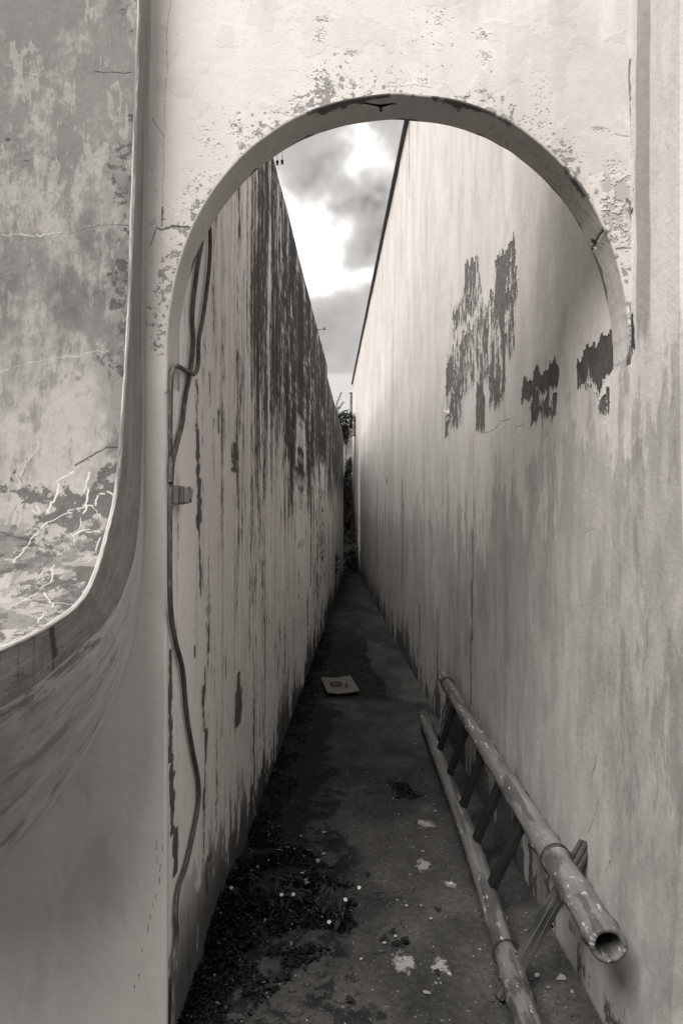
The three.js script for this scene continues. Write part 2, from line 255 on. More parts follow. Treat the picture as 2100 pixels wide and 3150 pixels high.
{
  const g = thing('forecourt_wall', [2.6, 0, -2.1], 'plain plaster wall running right from the alley mouth corner', 'wall');
  const m = surface(512, 512, (u, v, o) => { const x = u * 4, y = v * 6, n = fbm(x * 2, y * 2, 5), f = rag(x * 30, y * 30, 5); o.a = .58 * mix(.8, 1.1, n) * mix(.88, 1.08, f); o.h = .5 + .4 * (f - .5) + .3 * (n - .5); }, { bump: .008 });
  mesh('wall_body', local(new THREE.BoxGeometry(4, 5.83, .24).translate(3.10, 2.915, -2.15), g), m, g);
  mesh('coping_strip', local(new RoundedBoxGeometry(4, .05, .3, 2, .008).translate(3.10, 5.857, -2.15), g), plain(.4, .8), g);
}
console.log('right wall done');

// ---------------------------------------------------------------- left alley wall (near and far stretch)
function leftPaint(d, h, o, M, u, v) {
  const far = ss(4, 11, d), k1 = mix(1, .45, far);
  const c1 = fbm(d * mix(4.5, 3, far), 1.5 + h * .25, 4), c2 = fbm(d * 2.6 + 8, h * 1.4, 4), s1 = streak(d * 17 * k1, h * 3.2, 6), s2 = streak(d * 44 * k1 + 5, h * 13 + 9, 5), s0 = streak(d * 26 * k1 + 40, h * .9, 5), m1 = fbm(d * 1.3 + 13, h * 1.5, 4), f = fbm(d * 50, h * 60, 3), gr = rag(d * 34 * k1, h * 26, 5);
  let a = .82 * mix(.86, 1.08, m1) * mix(.94, 1.05, f), hh = .5 + .14 * (m1 - .5) + .12 * (f - .5);
  const low = 2.0 + .9 * (c1 - .5) + .8 * (s1 - .5) + .5 * (s0 - .5);
  const zone = ss(3.1, 5.2, d + 1.6 * (c1 - .5)), topD = zone * ss(low - .55, low + .45, h), under = ss(2.8, 3.7, d) * (1 - topD), mid = ss(2.6, 3.6, d) * ss(1.2, 2.3, h);
  const str = .34 * s1 + .24 * s2 + .22 * s0 + .20 * gr;
  const pDark = .352 + .165 * topD + .045 * under * ss(.40, .58, c1) + .045 * mid + .10 * (c2 - .5) + .05 * ss(.50, .64, c1);
  const e = pDark - str, dark = ss(-.030, .045, e), tone = ss(-.12, .02, e);
  a *= mix(1, mix(.74, 1.05, ss(.38, .6, .6 * s0 + .4 * s2)), Math.max(mid, under * .6));
  a = mix(a, .34, tone * .5); a = mix(a, mix(.03, .11, .5 * s2 + .5 * gr), dark * .92);
  a *= mix(1, mix(.26, .75, ss(.42, .60, .5 * s0 + .3 * s1 + .2 * gr)), topD);
  hh += dark * .14 * f + .1 * (gr - .5);
  const k = M ? M.at(u, v) : 0;
  if (k > 0) { const q = ss(-.02, .04, k - (.40 * streak(d * 40, h * 5, 6) + .35 * streak(d * 80, h * 18, 4) + .25 * gr)); a = mix(a, mix(.03, .10, f), q * .94); a = mix(a, .3, (1 - q) * ss(.2, .5, k) * .2); }
  const fr = rag(d * 14, h * 9, 6), ft = ss(-.04, .06, (.05 + .5 * Math.max(0, fbm(d * 3 + 4, 7, 4) - .3)) * 1.6 - h - .7 * (fr - .42)) * ss(.6, .1, h); a = mix(a, .03, ft * .9);
  o.a = a; o.h = hh;
}
{
  const W = 2048, Hh = 1536, D0 = 2.28, D1 = 11.5, TOP = 4.0;
  const M = new Marks(W, Hh, (d) => (d - D0) / (D1 - D0) * W, (h) => h / TOP * Hh);
  M.core = 0;
  const run = (px, y0, y1, w, s) => { const [d, a] = lw(px, y0), b = hAt(y1, d), n = Math.ceil(Math.abs(a - b) / .06), pts = []; for (let i = 0; i <= n; i++) pts.push([d, mix(a, b, i / n)]); M.line(pts, w > .1 ? w * 1.3 : w * 4.6 + .012, s * .87, .012, .06); };
  run(604, 1170, 1330, .035, .56); run(609, 1330, 1480, .035, .68); run(611, 1480, 1620, .045, .75); run(613, 1620, 1750, .03, .6); run(617, 1740, 1830, .04, .6); run(640, 1840, 2010, .055, .62); run(600, 1990, 2020, .02, .6); run(631, 2050, 2130, .02, .5);
  run(626, 2110, 2250, .035, .72); run(632, 2250, 2340, .035, .78); run(629, 2330, 2440, .03, .6); run(625, 2440, 2640, .03, .58); run(640, 2640, 2740, .07, .6); run(650, 2480, 2700, .03, .5);
  run(667, 2200, 2560, .025, .55); run(735, 2080, 2230, .09, .82); run(672, 1260, 1320, .05, .6); run(686, 1270, 1360, .05, .55); run(723, 1370, 1450, .09, .74); run(645, 1150, 1250, .03, .55); run(655, 1290, 1420, .04, .5); run(694, 2000, 2100, .03, .5); run(780, 2330, 2420, .03, .4); run(745, 1430, 1700, .04, .56); run(775, 1450, 1760, .05, .5); run(735, 1560, 1740, .03, .55);
  run(525, 1150, 1400, .018, .5); run(523, 2010, 2100, .022, .75); run(524, 2100, 2330, .02, .85); run(529, 2330, 2560, .022, .9); run(540, 2560, 2680, .024, .9); run(543, 2740, 2860, .018, .7); run(536, 2880, 3140, .02, .5); run(519, 1830, 2000, .012, .5);
  run(945, 1420, 1560, .35, .62); run(956, 1440, 1800, .3, .66); run(920, 1750, 1840, .25, .6); run(875, 1930, 2130, .2, .58); run(845, 1100, 1400, .12, .6);
  for (let k = 0; k < 46; k++) run(rr(600, 950), rr(1350, 2100), rr(1500, 2400), rr(.01, .05), rr(.3, .52));
  const mat = surface(W, Hh, (u, v, o) => leftPaint(mix(D0, D1, u), v * TOP, o, M, u, v), { bump: .005 });
  const g = thing('alley_wall', [-.51, 0, -2.3], 'near stretch of left alley wall, pale plaster streaked black with algae', 'wall', 'left alley walls');
  mesh('jamb_face', local(grid(10, 60, (u, v) => { const d = mix(2.3125, 2.4495, u); return [xL(d), v * 1.975, -d]; }, (u, v, q) => [(-q[2] - D0) / (D1 - D0), q[1] / TOP]), g), mat, g);
  mesh('wall_face', local(alleyWall({ d0: 2.4495, d1: 11.4, nd: 140, nh: 90, side: 1, top: (d) => 3.93 - .017 * d, thick: () => .17,
    xf: (d, h) => xL(d) + .008 * (fbm(d * 1.4, h * 1.2 + 25, 3) - .5) * ss(2.45, 2.7, d), uv: (d, h) => [(d - D0) / (D1 - D0), h / TOP] }), g), mat, g);
  const mat2 = surface(512, 1024, (u, v, o) => leftPaint(11.3 + u * 9, v * TOP, o, null), { bump: .005 });
  const g2 = thing('alley_wall', [-.25, 0, -11.4], 'far stretch of left alley wall, set back slightly beyond the joint', 'wall', 'left alley walls');
  mesh('wall_face', local(alleyWall({ d0: 11.402, d1: 20.1, nd: 40, nh: 40, side: 1, top: (d) => 3.93 - .017 * d - .01, thick: () => .17,
    xf: (d) => xL(d) - .035, uv: (d, h) => [(d - 11.3) / 9, h / TOP] }), g2), mat2, g2);
  const g3 = thing('alley_wall', [-.3, 0, -20.3], 'unseen hindmost stretch of left alley wall, added to shade the far end', 'wall', 'left alley walls');
  mesh('wall_face', local(alleyWall({ d0: 20.3, d1: 27.9, nd: 12, nh: 12, side: 1, top: () => 4.5, thick: () => .17, xf: () => -.3, uv: (d, h) => [(d - 11.3) / 9, h / TOP] }), g3), mat2, g3);  // unseen wall added to keep sun and sky off the alley end
}
console.log('left wall done');

// ---------------------------------------------------------------- archway wall facing the camera
const ARCH = { cx: .169, a: .6805, b: .766, y0: 2.06, D: 2.30, T: .147 };
{
  const W = 1024, Hh = 2048, X0 = -1.12, X1 = .92, Y1 = 4.0, U = (x) => (x - X0) / (X1 - X0);
  const M = new Marks(W, Hh, (x) => U(x) * W, (y) => y / Y1 * Hh), S = new Marks(W, Hh, (x) => U(x) * W, (y) => y / Y1 * Hh);
  const q = (px, py) => [(px - 1050) * ARCH.D / F, hAt(py, ARCH.D)], ln = (L, pts, w, s, j = .004) => L.line(pts.map(([a, b]) => q(a, b)), w, s, j);
  ln(M, [[527, 0], [512, 100], [513, 220], [506, 300], [503, 480], [500, 600], [497, 700]], .0025, .55, .003); ln(M, [[499, 640], [497, 700]], .006, .95);
  ln(M, [[478, 702], [497, 710], [530, 698], [575, 700]], .006, .9, .006); ln(M, [[478, 702], [470, 735], [460, 755]], .004, .85); ln(M, [[575, 700], [592, 735], [605, 790]], .004, .6);
  ln(M, [[465, 365], [500, 420]], .0025, .7); ln(M, [[425, 280], [445, 330]], .002, .4); ln(M, [[461, 515], [470, 530]], .003, .6);
  ln(M, [[1935, 185], [1933, 240], [1936, 310]], .006, .9, .003); ln(M, [[1936, 310], [1941, 460], [1945, 600], [1948, 800], [1952, 1060]], .003, .8, .002);
  ln(M, [[1925, 615], [1938, 640], [1944, 690]], .02, .85, .012); ln(M, [[1870, 795], [1900, 765], [1945, 765]], .005, .8, .006); ln(M, [[1890, 617], [1910, 620]], .005, .8); ln(M, [[1890, 415], [1930, 420]], .004, .5);
  ln(M, [[1946, 940], [1950, 1010]], .014, .8, .01); ln(M, [[1925, 970], [1950, 990]], .02, .8, .01); ln(M, [[1185, 270], [1280, 265], [1330, 272]], .002, .45, .003); ln(M, [[1120, 290], [1135, 280], [1150, 265]], .002, .5);
  const drip = [[480, 2590], [483, 2640], [490, 2700], [478, 2750], [470, 2780], [462, 2815], [437, 2920], [427, 3000], [413, 3030], [500, 2600], [492, 2660], [455, 2840]]; for (const [a, b] of drip) ln(M, [[a, b], [a - 1, b + rr(8, 28)]], .0025, .9, .001);
  const cl = [[990, 60, 25, 12], [985, 110, 18, 25], [1080, 165, 18, 12], [975, 235, 40, 35], [1010, 270, 50, 25], [905, 345, 60, 22], [725, 400, 30, 40], [1355, 60, 22, 28], [1480, 110, 22, 20], [1490, 175, 18, 22], [1420, 310, 30, 16], [1660, 300, 45, 60], [1650, 380, 60, 30], [1845, 400, 25, 10], [1640, 440, 120, 40], [1880, 520, 30, 40], [1560, 390, 50, 25], [1500, 360, 50, 20], [640, 430, 50, 60], [600, 560, 40, 40], [1330, 90, 60, 80], [1905, 660, 18, 45], [1255, 250, 90, 40], [1760, 560, 60, 60]];
  for (const [cx, cy, rx, ry] of cl) for (let k = 0; k < 44; k++) { const a = rnd() * 6.283, r = Math.sqrt(-Math.log(1 - rnd() * .98)) * .7, px = cx + Math.cos(a) * r * rx, py = cy + Math.sin(a) * r * ry; const [x, y] = q(px, py), z = rnd() ** 2.2 * .0042 + .001; (rnd() < .7 ? M : S).line([[x, y], [x + rr(-.004, .004), y + rr(-.003, .002)]], z, rr(.35, .85), .002); }
  for (let k = 0; k < 260; k++) { const x = rr(-.5, .86), y = rr(2.1, 3.4), z = rr(.001, .002); M.line([[x, y], [x + z, y]], z, rr(.2, .6), .001); }
  const arcR = (x, y) => { const dx = Math.abs(x - ARCH.cx) / ARCH.a, dy = Math.abs(y - ARCH.y0) / ARCH.b; return ((dx ** 2.12 + dy ** 2.12) ** (1 / 2.12) - 1) * .73; };
  const mat = surface(W, Hh, (u, v, o) => {
    const x = mix(X0, X1, u), y = v * Y1, n = fbm(x * 2.2 + 3, y * 1.9, 4), f = fbm(x * 42, y * 42, 4), g = vn(x * 320, y * 320), st = fbm(x * 14, y * 1.3 + 4, 4);
    let a = .64 * mix(.84, 1.1, n) * mix(.95, 1.04, f) * mix(.92, 1.05, st), h = .5 + .22 * (n - .5) + .16 * (f - .5) + .07 * (g - .5);
    
    const gs = ss(.48, .66, rag(x * 4 + 7, y * 1.5 + 3, 6)); a *= 1 - .14 * gs;
    const ar = arcR(x, y); if (ar > -.02 && ar < .16 && y > 2.0) { const gr = ss(0, .05, ss(.15, -.01, ar) * .22 - rag(x * 80 + 3, y * 80, 6) + .215 + .5 * (fbm(x * 5, y * 5 + 8, 3) - .5)); a = mix(a, .16, gr * .75); h -= gr * .2; }
    const tl = ss(.56, .6, fbm(x * 9 + 2, y * 9 + 5, 5)) * ss(2.0, 2.3, y); h += .1 * tl; a *= 1 - .05 * tl;
    const fp = box(x, .765, .85, .012) * box(y, 2.38, 2.6, .02); if (fp > 0) { const pl = fbm(x * 60, y * 60, 3); h += fp * .5 * (pl > .5 ? 1 : 0); a *= 1 - fp * (pl > .5 ? 0 : .25); }
    const k = M.at(u, v); if (k > 0) { a = mix(a, .07, k * .88); h -= .35 * k; }
    const s = S.at(u, v); if (s > 0) { a *= 1 - .4 * s; h -= .2 * s; }
    o.a = a; o.h = h;
  }, { bump: .005 });
  const g = thing('archway_wall', [-.53, 0, -2.3], 'pale plaster wall with a round arch spanning the alley mouth', 'wall');
  const { cx, a, b, y0, D, T } = ARCH, bev = .007, TOPY = 3.95;
  const rim = []; const NA = 260;
  for (let i = 0; i <= NA; i++) { const t = Math.PI * (1 - i / NA), e = 2 / 2.12, c_ = Math.cos(t), s_ = Math.sin(t); rim.push([cx + Math.sign(c_) * Math.abs(c_) ** e * a, y0 + Math.abs(s_) ** e * b]); }
  const foot = [[-.5115, 1.955], [-.5115, 1.976], [-.5115, 1.997], [-.5115, 2.018], [-.5115, 2.04]], footR = [[.8505, 2.052], [.852, 2.042], [.854, 2.032], [.857, 2.022], [.86, 2.012]];
  const edge = [...foot, ...rim, ...footR].map(([x, y], i) => [x + (i > 12 && i < NA ? .005 * (fbm(i * .09, 3, 3) - .5) : 0), y + (i > 12 && i < NA ? .006 * (fbm(i * .09, 9, 3) - .5) : 0)]);
  const nrm = edge.map(([x, y], i) => { const p = edge[Math.max(0, i - 1)], n = edge[Math.min(edge.length - 1, i + 1)], L = Math.hypot(n[0] - p[0], n[1] - p[1]); return [-(n[1] - p[1]) / L, (n[0] - p[0]) / L]; });   // away from the opening
  const sh = new THREE.Shape(); sh.moveTo(-4.2, 0); sh.lineTo(-.5245, 0); sh.lineTo(-.5245, 1.94);
  edge.forEach(([x, y], i) => sh.lineTo(Math.min(x + nrm[i][0] * bev, .905), y + nrm[i][1] * bev)); sh.lineTo(.905, 2.005); sh.lineTo(.905, TOPY); sh.lineTo(-4.2, TOPY); sh.closePath();
  const face = new THREE.ShapeGeometry(sh, 8), rear = face.clone(); face.translate(0, 0, -D); rear.translate(0, 0, -D - T);
  { const ix = rear.index; for (let i = 0; i < ix.count; i += 3) { const t = ix.getX(i); ix.setX(i, ix.getX(i + 1)); ix.setX(i + 1, t); } rear.computeVertexNormals(); }
  const cap = new THREE.PlaneGeometry(5.105, T).rotateX(-Math.PI / 2).translate((.905 - 4.2) / 2, TOPY, -D - T / 2), body = mergeGeometries([face, rear, cap]);   // the soffit and the jamb close the shell
  const bp = body.attributes.position, bu = body.attributes.uv; for (let i = 0; i < bp.count; i++) bu.setXY(i, U(bp.getX(i)), bp.getY(i) / Y1);
  mesh('wall_body', local(body, g), mat, g);
  // rounded corner of the left jamb
  const jr = .012; mesh('jamb_corner', local(grid(5, 60, (u, v) => { const t = u * Math.PI / 2, y = v * 1.965; return [-.5245 - .0005 + Math.sin(t) * jr, y, -D - jr + Math.cos(t) * jr + .0008]; }, (u, v, p) => [U(p[0]), p[1] / Y1]), g), mat, g);
  // soffit: rounded arrises, a spalled hole near the crown and the crack on the right haunch as real dents
  const prof = []; for (let i = 0; i <= 6; i++) { const t = i / 6 * Math.PI / 2; prof.push([bev * (1 - Math.sin(t)), bev * (1 - Math.cos(t)) * .9 - .0012]); } for (let i = 1; i < 64; i++) prof.push([0, mix(bev, T - bev, i / 64)]); for (let i = 0; i <= 5; i++) { const t = i / 5 * Math.PI / 2; prof.push([bev * (1 - Math.cos(t)), T - bev + Math.sin(t) * bev]); }
  const NE = 900, arcAt = (s) => { const k = s * (edge.length - 1), i = Math.min(edge.length - 2, Math.floor(k)), f = k - i; return [mix(edge[i][0], edge[i + 1][0], f), mix(edge[i][1], edge[i + 1][1], f), mix(nrm[i][0], nrm[i + 1][0], f), mix(nrm[i][1], nrm[i + 1][1], f)]; };
  const sAt = (x) => (5 + NA * (1 - Math.acos(clamp((x - cx) / a, -1, 1)) / Math.PI)) / (edge.length - 1);
  const L = 2.36, hole = (s, z) => {
    const e = (s - sAt((1185 - 1050) * 2.34 / F)) * L, tab = (q, l) => { if (q <= l[0][0] || q >= l[l.length - 1][0]) return 0; let i = 0; while (l[i + 1][0] < q) i++; return mix(l[i][1], l[i + 1][1], (q - l[i][0]) / (l[i + 1][0] - l[i][0])); };
    const zu = tab(e, [[-.06, .022], [-.05, .024], [-.02, .040], [0, .043], [.025, .042], [.035, .047]]), zl = tab(e, [[-.06, .023], [-.05, .029], [-.02, .048], [-.005, .063], [.006, .058], [.02, .048], [.035, .049]]), wv = .0022 * (fbm(e * 90, 4, 3) - .5);
    let v = zu > 0 ? ss(-.0012, .0012, z - zu + wv) * ss(-.0012, .0012, zl - z + wv) : 0; if (z > .055 && z < .085 && Math.abs(e + .006 - (z - .06) * .1) < .0022) v = Math.max(v, .5);
    const e2 = s - .835; const ck = Math.abs(e2 * L - .012 * (fbm(z * 60, 2, 3) - .5) - (z - .07) * .15) / .0035; v = Math.max(v, .35 * ss(1.2, .5, ck)); const kn = Math.hypot(e2 * L, z - .105) / .014; return Math.max(v, .8 * ss(1.2, .5, kn + .5 * (fbm(z * 90, s * 200, 3) - .5)));
  };
  const sof = grid(NE, prof.length - 1, (u, v) => { const p = prof[Math.round(v * (prof.length - 1))], [x, y, nx, ny] = arcAt(u), ho = p[1] > bev && p[1] < T - bev ? hole(u, p[1]) : 0, k = ho * .034 + (p[1] > bev && p[1] < T - bev ? .0025 * (fbm(u * 40, p[1] * 30, 3) - .5) : 0); return [x + nx * (p[0] + k), y + ny * (p[0] + k), -D - p[1] - ho * .07 * clamp((.14 - p[1]) / .09)]; }, (u, v) => [u, clamp(prof[Math.round(v * (prof.length - 1))][1] / T)], true);
  const SM = new Marks(2048, 160, (s) => s * 2048, (z) => z / T * 160);
  for (let k = 0; k < 70; k++) { const s = rr(.1, .95), z = rr(.02, .13), L2 = rr(.004, .02); SM.line([[s, z], [s + L2 * .5, z + rr(-.02, .02)], [s + L2, z + rr(-.03, .03)]], .0016, rr(.3, .8), .006); }
  for (let k = 0; k < 30; k++) { const s = rr(.62, .85), z = rr(.04, .11); SM.line([[s, z], [s + rr(.002, .01), z + rr(-.02, .02)]], .003, rr(.4, .8), .008); }
  const smat = surface(2048, 160, (u, v, o) => {
    const s = u * L, z = v * T, n = fbm(s * 4 + 6, z * 6, 4), f = fbm(s * 55, z * 55, 4); let a2 = .60 * mix(.8, 1.12, n) * mix(.93, 1.05, f), h = .5 + .3 * (n - .5) + .2 * (f - .5);
    const en = fbm(s * 5 + 1, 3, 5), ed = ss(-.004, .012, (en - .47) * .14 + .05 * (rag(s * 40, z * 40, 5) - .5) - z * .8) * ss(.25, .4, u) ; a2 = mix(a2, .07, ed * .85);
    const eb = ss(0, .01, (fbm(s * 9, 8, 4) - .5) * .1 - (T - z)); a2 = mix(a2, .07, eb * .8);
    a2 = mix(a2, .54, ss(.012, .002, z + .004 * (f - .5)) * (1 - ed)); const k = SM.at(u, v); a2 = mix(a2, .06, k * .8); h -= k * .3; const ho = hole(u, z); a2 = mix(a2, .16, ho * .9); o.a = a2; o.h = h;
  }, { bump: .005 });
  mesh('arch_soffit', local(sof, g), smat, g);
}
console.log('arch done');

// ---------------------------------------------------------------- curved plaster scoop on the left (panel, rim, fascia, cove)
{
  // rim, lower edge of the fascia, foot of the cove on the wall: [px, py, distance]
  const R0 = [[437, -480, 2.19], [430, 0, 2.19], [412, 500, 2.19], [398, 950, 2.19], [380, 1250, 2.15], [362, 1480, 2.10], [340, 1600, 2.05], [303, 1735, 1.97], [265, 1825, 1.9], [215, 1880, 1.84], [120, 1942, 1.76], [0, 1998, 1.68], [-180, 2060, 1.6], [-560, 2150, 1.52], [-2895, 2232, 1.46]];
  const L0 = [[462, -480, 2.297], [456, 0, 2.297], [444, 500, 2.297], [436, 950, 2.297], [438, 1300, 2.296], [432, 1540, 2.285], [415, 1710, 2.24], [368, 1850, 2.13], [312, 1930, 2.02], [250, 1988, 1.93], [120, 2100, 1.80], [0, 2178, 1.70], [-190, 2260, 1.61], [-560, 2370, 1.53], [-2868, 2473, 1.47]];
  const W0 = [[470, -480, 2.2985], [464, 0, 2.2985], [455, 500, 2.2985], [450, 950, 2.2985], [450, 1330, 2.2985], [448, 1600, 2.2985], [438, 1800, 2.2985], [405, 2000, 2.2985], [355, 2150, 2.2985], [290, 2290, 2.2985], [165, 2480, 2.2985], [0, 2680, 2.2985], [-200, 2860, 2.2985], [-560, 3080, 2.2985], [-1456, 3040, 2.2985]];
  const C = (l) => new THREE.CatmullRomCurve3(l.map((p) => P(...p)), false, 'catmullrom', .35);
  const R = C(R0), Lo = C(L0), Wc = C(W0), at = (c, t) => c.getPoint(t);
  const g = thing('curved_scoop', [-.6, 0, -2.2], 'weathered plaster panel on the left curving out into a rounded lip with cracked mouldy surface', 'plaster panel');
  // arc length down the rim
  const NT = 260, len = [0], pr = [at(R, 0)]; for (let i = 1; i <= NT; i++) { pr.push(at(R, i / NT)); len.push(len[i - 1] + Math.hypot(pr[i].y - pr[i - 1].y, pr[i].z - pr[i - 1].z)); }
  const S = (t) => { const k = clamp(t) * NT, i = Math.min(NT - 1, k | 0); return mix(len[i], len[i + 1], k - i); }, TOT = len[NT];
  const tOfPy = (py) => { let b = 0, bd = 1e9; for (let i = 0; i <= NT; i++) { const p = pr[i], e = Math.abs(1575 + (EYE - p.y) * F / -p.z - py); if (e < bd) { bd = e; b = i; } } return b / NT; };
  const X0 = -1.78, X1 = -.54, Wd = 1536, Hd = 2048, U = (x) => (x - X0) / (X1 - X0);
  const pt = (px, py) => { const t = tOfPy(py), p = at(R, t); return [(px - 1050) * -p.z / F, S(t)]; };
  const WH = new Marks(Wd, Hd, (x) => U(x) * Wd, (s) => s / TOT * Hd), DK = new Marks(Wd, Hd, (x) => U(x) * Wd, (s) => s / TOT * Hd);
  const wl = (pts, w, s) => WH.line(pts.map(([a, b]) => pt(a, b)), w * .55, s, .013), dl = (pts, w, s) => DK.line(pts.map(([a, b]) => pt(a, b)), w, s, .006);
  wl([[228, 1450], [178, 1490], [170, 1520], [165, 1545], [150, 1580]], .011, .95); wl([[281, 1455], [268, 1510], [266, 1560], [262, 1580]], .011, 1); wl([[345, 1520], [325, 1517], [305, 1525], [293, 1555], [262, 1560], [215, 1578], [150, 1610], [110, 1645], [75, 1690], [48, 1722]], .009, .9);
  wl([[302, 1635], [270, 1632], [240, 1633], [218, 1645]], .009, .9); wl([[242, 1590], [243, 1630]], .008, .8); wl([[220, 1643], [221, 1670]], .006, .7); wl([[165, 1738], [166, 1760], [160, 1785], [130, 1805], [80, 1840], [0, 1885]], .008, .8); wl([[135, 1820], [165, 1845], [225, 1862]], .009, .9); wl([[180, 1850], [145, 1880], [88, 1935]], .009, .9); wl([[0, 1990], [60, 1960]], .008, .7);
  wl([[120, 1365], [85, 1420], [60, 1460], [55, 1500]], .007, .6); wl([[0, 1145], [130, 1105], [250, 1090], [330, 1070]], .006, .5); wl([[20, 205], [70, 210], [130, 212]], .006, .6); wl([[0, 725], [60, 722], [120, 722], [190, 720]], .010, .6); wl([[300, 1720], [262, 1722]], .005, .7); wl([[310, 1655], [295, 1690]], .008, .8); wl([[95, 1570], [140, 1585], [115, 1560]], .01, .7); wl([[0, 1715], [40, 1725]], .006, .6); wl([[175, 1510], [205, 1520]], .006, .6); wl([[30, 1800], [110, 1790], [190, 1815]], .005, .4); wl([[290, 1560], [315, 1592]], .006, .7);
  dl([[235, 1430], [280, 1405], [330, 1385], [380, 1384]], .005, .9); dl([[290, 240], [340, 238], [408, 236]], .004, .7); dl([[210, 720], [300, 700], [395, 690]], .003, .55); dl([[20, 430], [24, 425]], .012, .8); dl([[240, 1165], [243, 1168]], .02, .5); dl([[78, 504], [92, 504]], .003, .8); dl([[110, 1660], [60, 1650], [0, 1640]], .008, .6); dl([[200, 1695], [140, 1680], [60, 1675]], .006, .5);
  const sUp = S(tOfPy(1460)), sLow = S(tOfPy(1600)), sMid = S(tOfPy(900)), s0 = S(tOfPy(0));
  const mat = surface(Wd, Hd, (u, v, o) => {
    const x = mix(X0, X1, u), s = v * TOT, n = fbm(x * 6 + 3, s * 3.4, 5), n2 = rag(x * 9 + 9, s * 4 + 2, 6), st = streak(x * 30, s * 5 + 3, 6), f = fbm(x * 90, s * 80, 4), g2 = vn(x * 420, s * 420);
    let a = mix(.17, .27, n) * mix(.85, 1.12, rag(x * 24, s * 16, 5)), h = .5 + .2 * (n - .5) + .2 * (f - .5);
    const edge = ss(-.80, -.60, x);
    // remains of pale limewash in many thin coats, ragged and grainy
    const dw = .5 * rag(x * 7 + 9, s * 4 + 2, 6) + .3 * streak(x * 34, s * 9 + 3, 5) + .2 * rag(x * 40, s * 40, 4), up = .055 * ss(s0 + .2, sUp, s) + .03 * edge - .03 * ss(s0 + .4, s0, s);
    const p = ss(.43, .66, dw + up); a = mix(a, .37, p * p * .9 + .1 * p); h += p * .2;
    const p2 = ss(.53, .60, .6 * rag(x * 16 + 31, s * 10 + 12, 6) + .4 * streak(x * 60 + 7, s * 14, 4) + up); a = mix(a, .40, p2 * .55); h += p2 * .12;
    const dp = ss(.47, .66, rag(x * 4 + 21, s * 2.2 + 5, 6)); a *= 1 - .30 * dp;
    // black mould specks close to the rim and on the part that turns up to the rain
    const rimx = -.606 + .03 * ss(sMid, s0, s), nr = ss(.11, .0, rimx - x), lowz = ss(sUp - .07, sUp + .08, s + .1 * (n - .5)), sp = rag(x * 34 + 5, s * 34, 6);
    const mo = ss(0, .07, .17 * nr * ss(.38, .60, fbm(3, s * 6.2, 4)) + .13 * lowz * ss(.40, .58, rag(x * 8 + 2, s * 8 + 7, 5)) + .10 * lowz + .02 - (.80 - sp) * .62); a = mix(a, mix(.05, .11, g2), mo * .85);
    if (lowz > 0) { const fl = rag(x * 13 + 1, s * 22 + 4, 6), q = ss(.50, .535, fl) * ss(sLow - .02, sLow + .08, s); a = mix(a, mix(.11, .2, f), q * .7); h += (1 - q) * .3 * lowz; const pl = ss(.53, .60, rag(x * 8 + 4, s * 20 + 9, 6)) * ss(sLow, sLow + .1, s); a = mix(a, .40, pl * .55); }
    const w = WH.at(u, v); if (w > 0) { a = mix(a, .58, w * ss(.22, .42, rag(x * 30, s * 30, 4))); h += .2 * w; }
    const k = DK.at(u, v); if (k > 0) { a = mix(a, .05, k * .85); h -= .3 * k; }
    o.a = a; o.h = h;
  }, { bump: .005 });
  const XL = -2.6;
  const panel = grid(120, 220, (u, v) => { const p = at(R, v), k = 1 - (1 - u) ** 1.7, x = mix(p.x, XL, k); return [x, p.y + .004 * (fbm(x * 5, v * 16, 3) - .5) * k, p.z + .005 * (fbm(x * 4 + 5, v * 14, 3) - .5) * Math.min(1, k * 8)]; }, (u, v, q) => [U(q[0]), S(v) / TOT], false);
  mesh('panel', local(panel, g), mat, g);
  // worn pale rim
  const rimMat = surface(64, 1024, (u, v, o) => { const f = fbm(u * 9, v * 140, 4), n = fbm(u * 3, v * 24, 4); o.a = mix(.26, .58, ss(.3, .62, n + .25 * ss(.35, .6, v) - .08)) * mix(.8, 1.08, f); o.h = f; }, { bump: .003 });
  const rt = new THREE.TubeGeometry(R, 260, .0062, 8, false), ru = rt.attributes.uv; for (let i = 0; i < ru.count; i++) ru.setXY(i, ru.getY(i), ru.getX(i)); const rp = rt.attributes.position; for (let i = 0; i < rp.count; i++) { const k = 1 + .0; rp.setXYZ(i, rp.getX(i) + .0024 * (fbm(i * .11, 3, 2) - .5), rp.getY(i) + .003 * (fbm(i * .13, 7, 2) - .5), rp.getZ(i) * k); } rt.computeVertexNormals();
  mesh('rim', local(rt, g), rimMat, g);
  // fascia
  const FM = new Marks(1024, 256, (t) => t * 1024, (s) => s * 256);
  const tl = (px, py) => { let b = 0, bd = 1e9; for (let i = 0; i <= 400; i++) { const p = at(R, i / 400), e = Math.hypot(1050 + p.x * F / -p.z - px, 1575 + (EYE - p.y) * F / -p.z - py); if (e < bd) { bd = e; b = i / 400; } } return b; };
  const t1 = tl(160, 1920), t2 = tl(105, 1950);
  const seg = (t, s0_, s1_, w, k) => { for (let i = 0; i < 60; i++) { const s = mix(s0_, s1_, i / 59); FM.dot((t + .003 * (fbm(s * 9, t * 90, 3) - .5)) * 1024, s * 256, w * (.5 + vn(s * 30, t * 50)), 3, k); } };
  seg(t1, 0, .75, 5, .95); seg(t1 + .004, 0, 1, 2, .8); seg(t2, 0, .9, 1.6, .5); seg(tl(60, 1975), 0, 1, 1.2, .4); seg(tl(225, 1872), 0, .9, 2, .3);
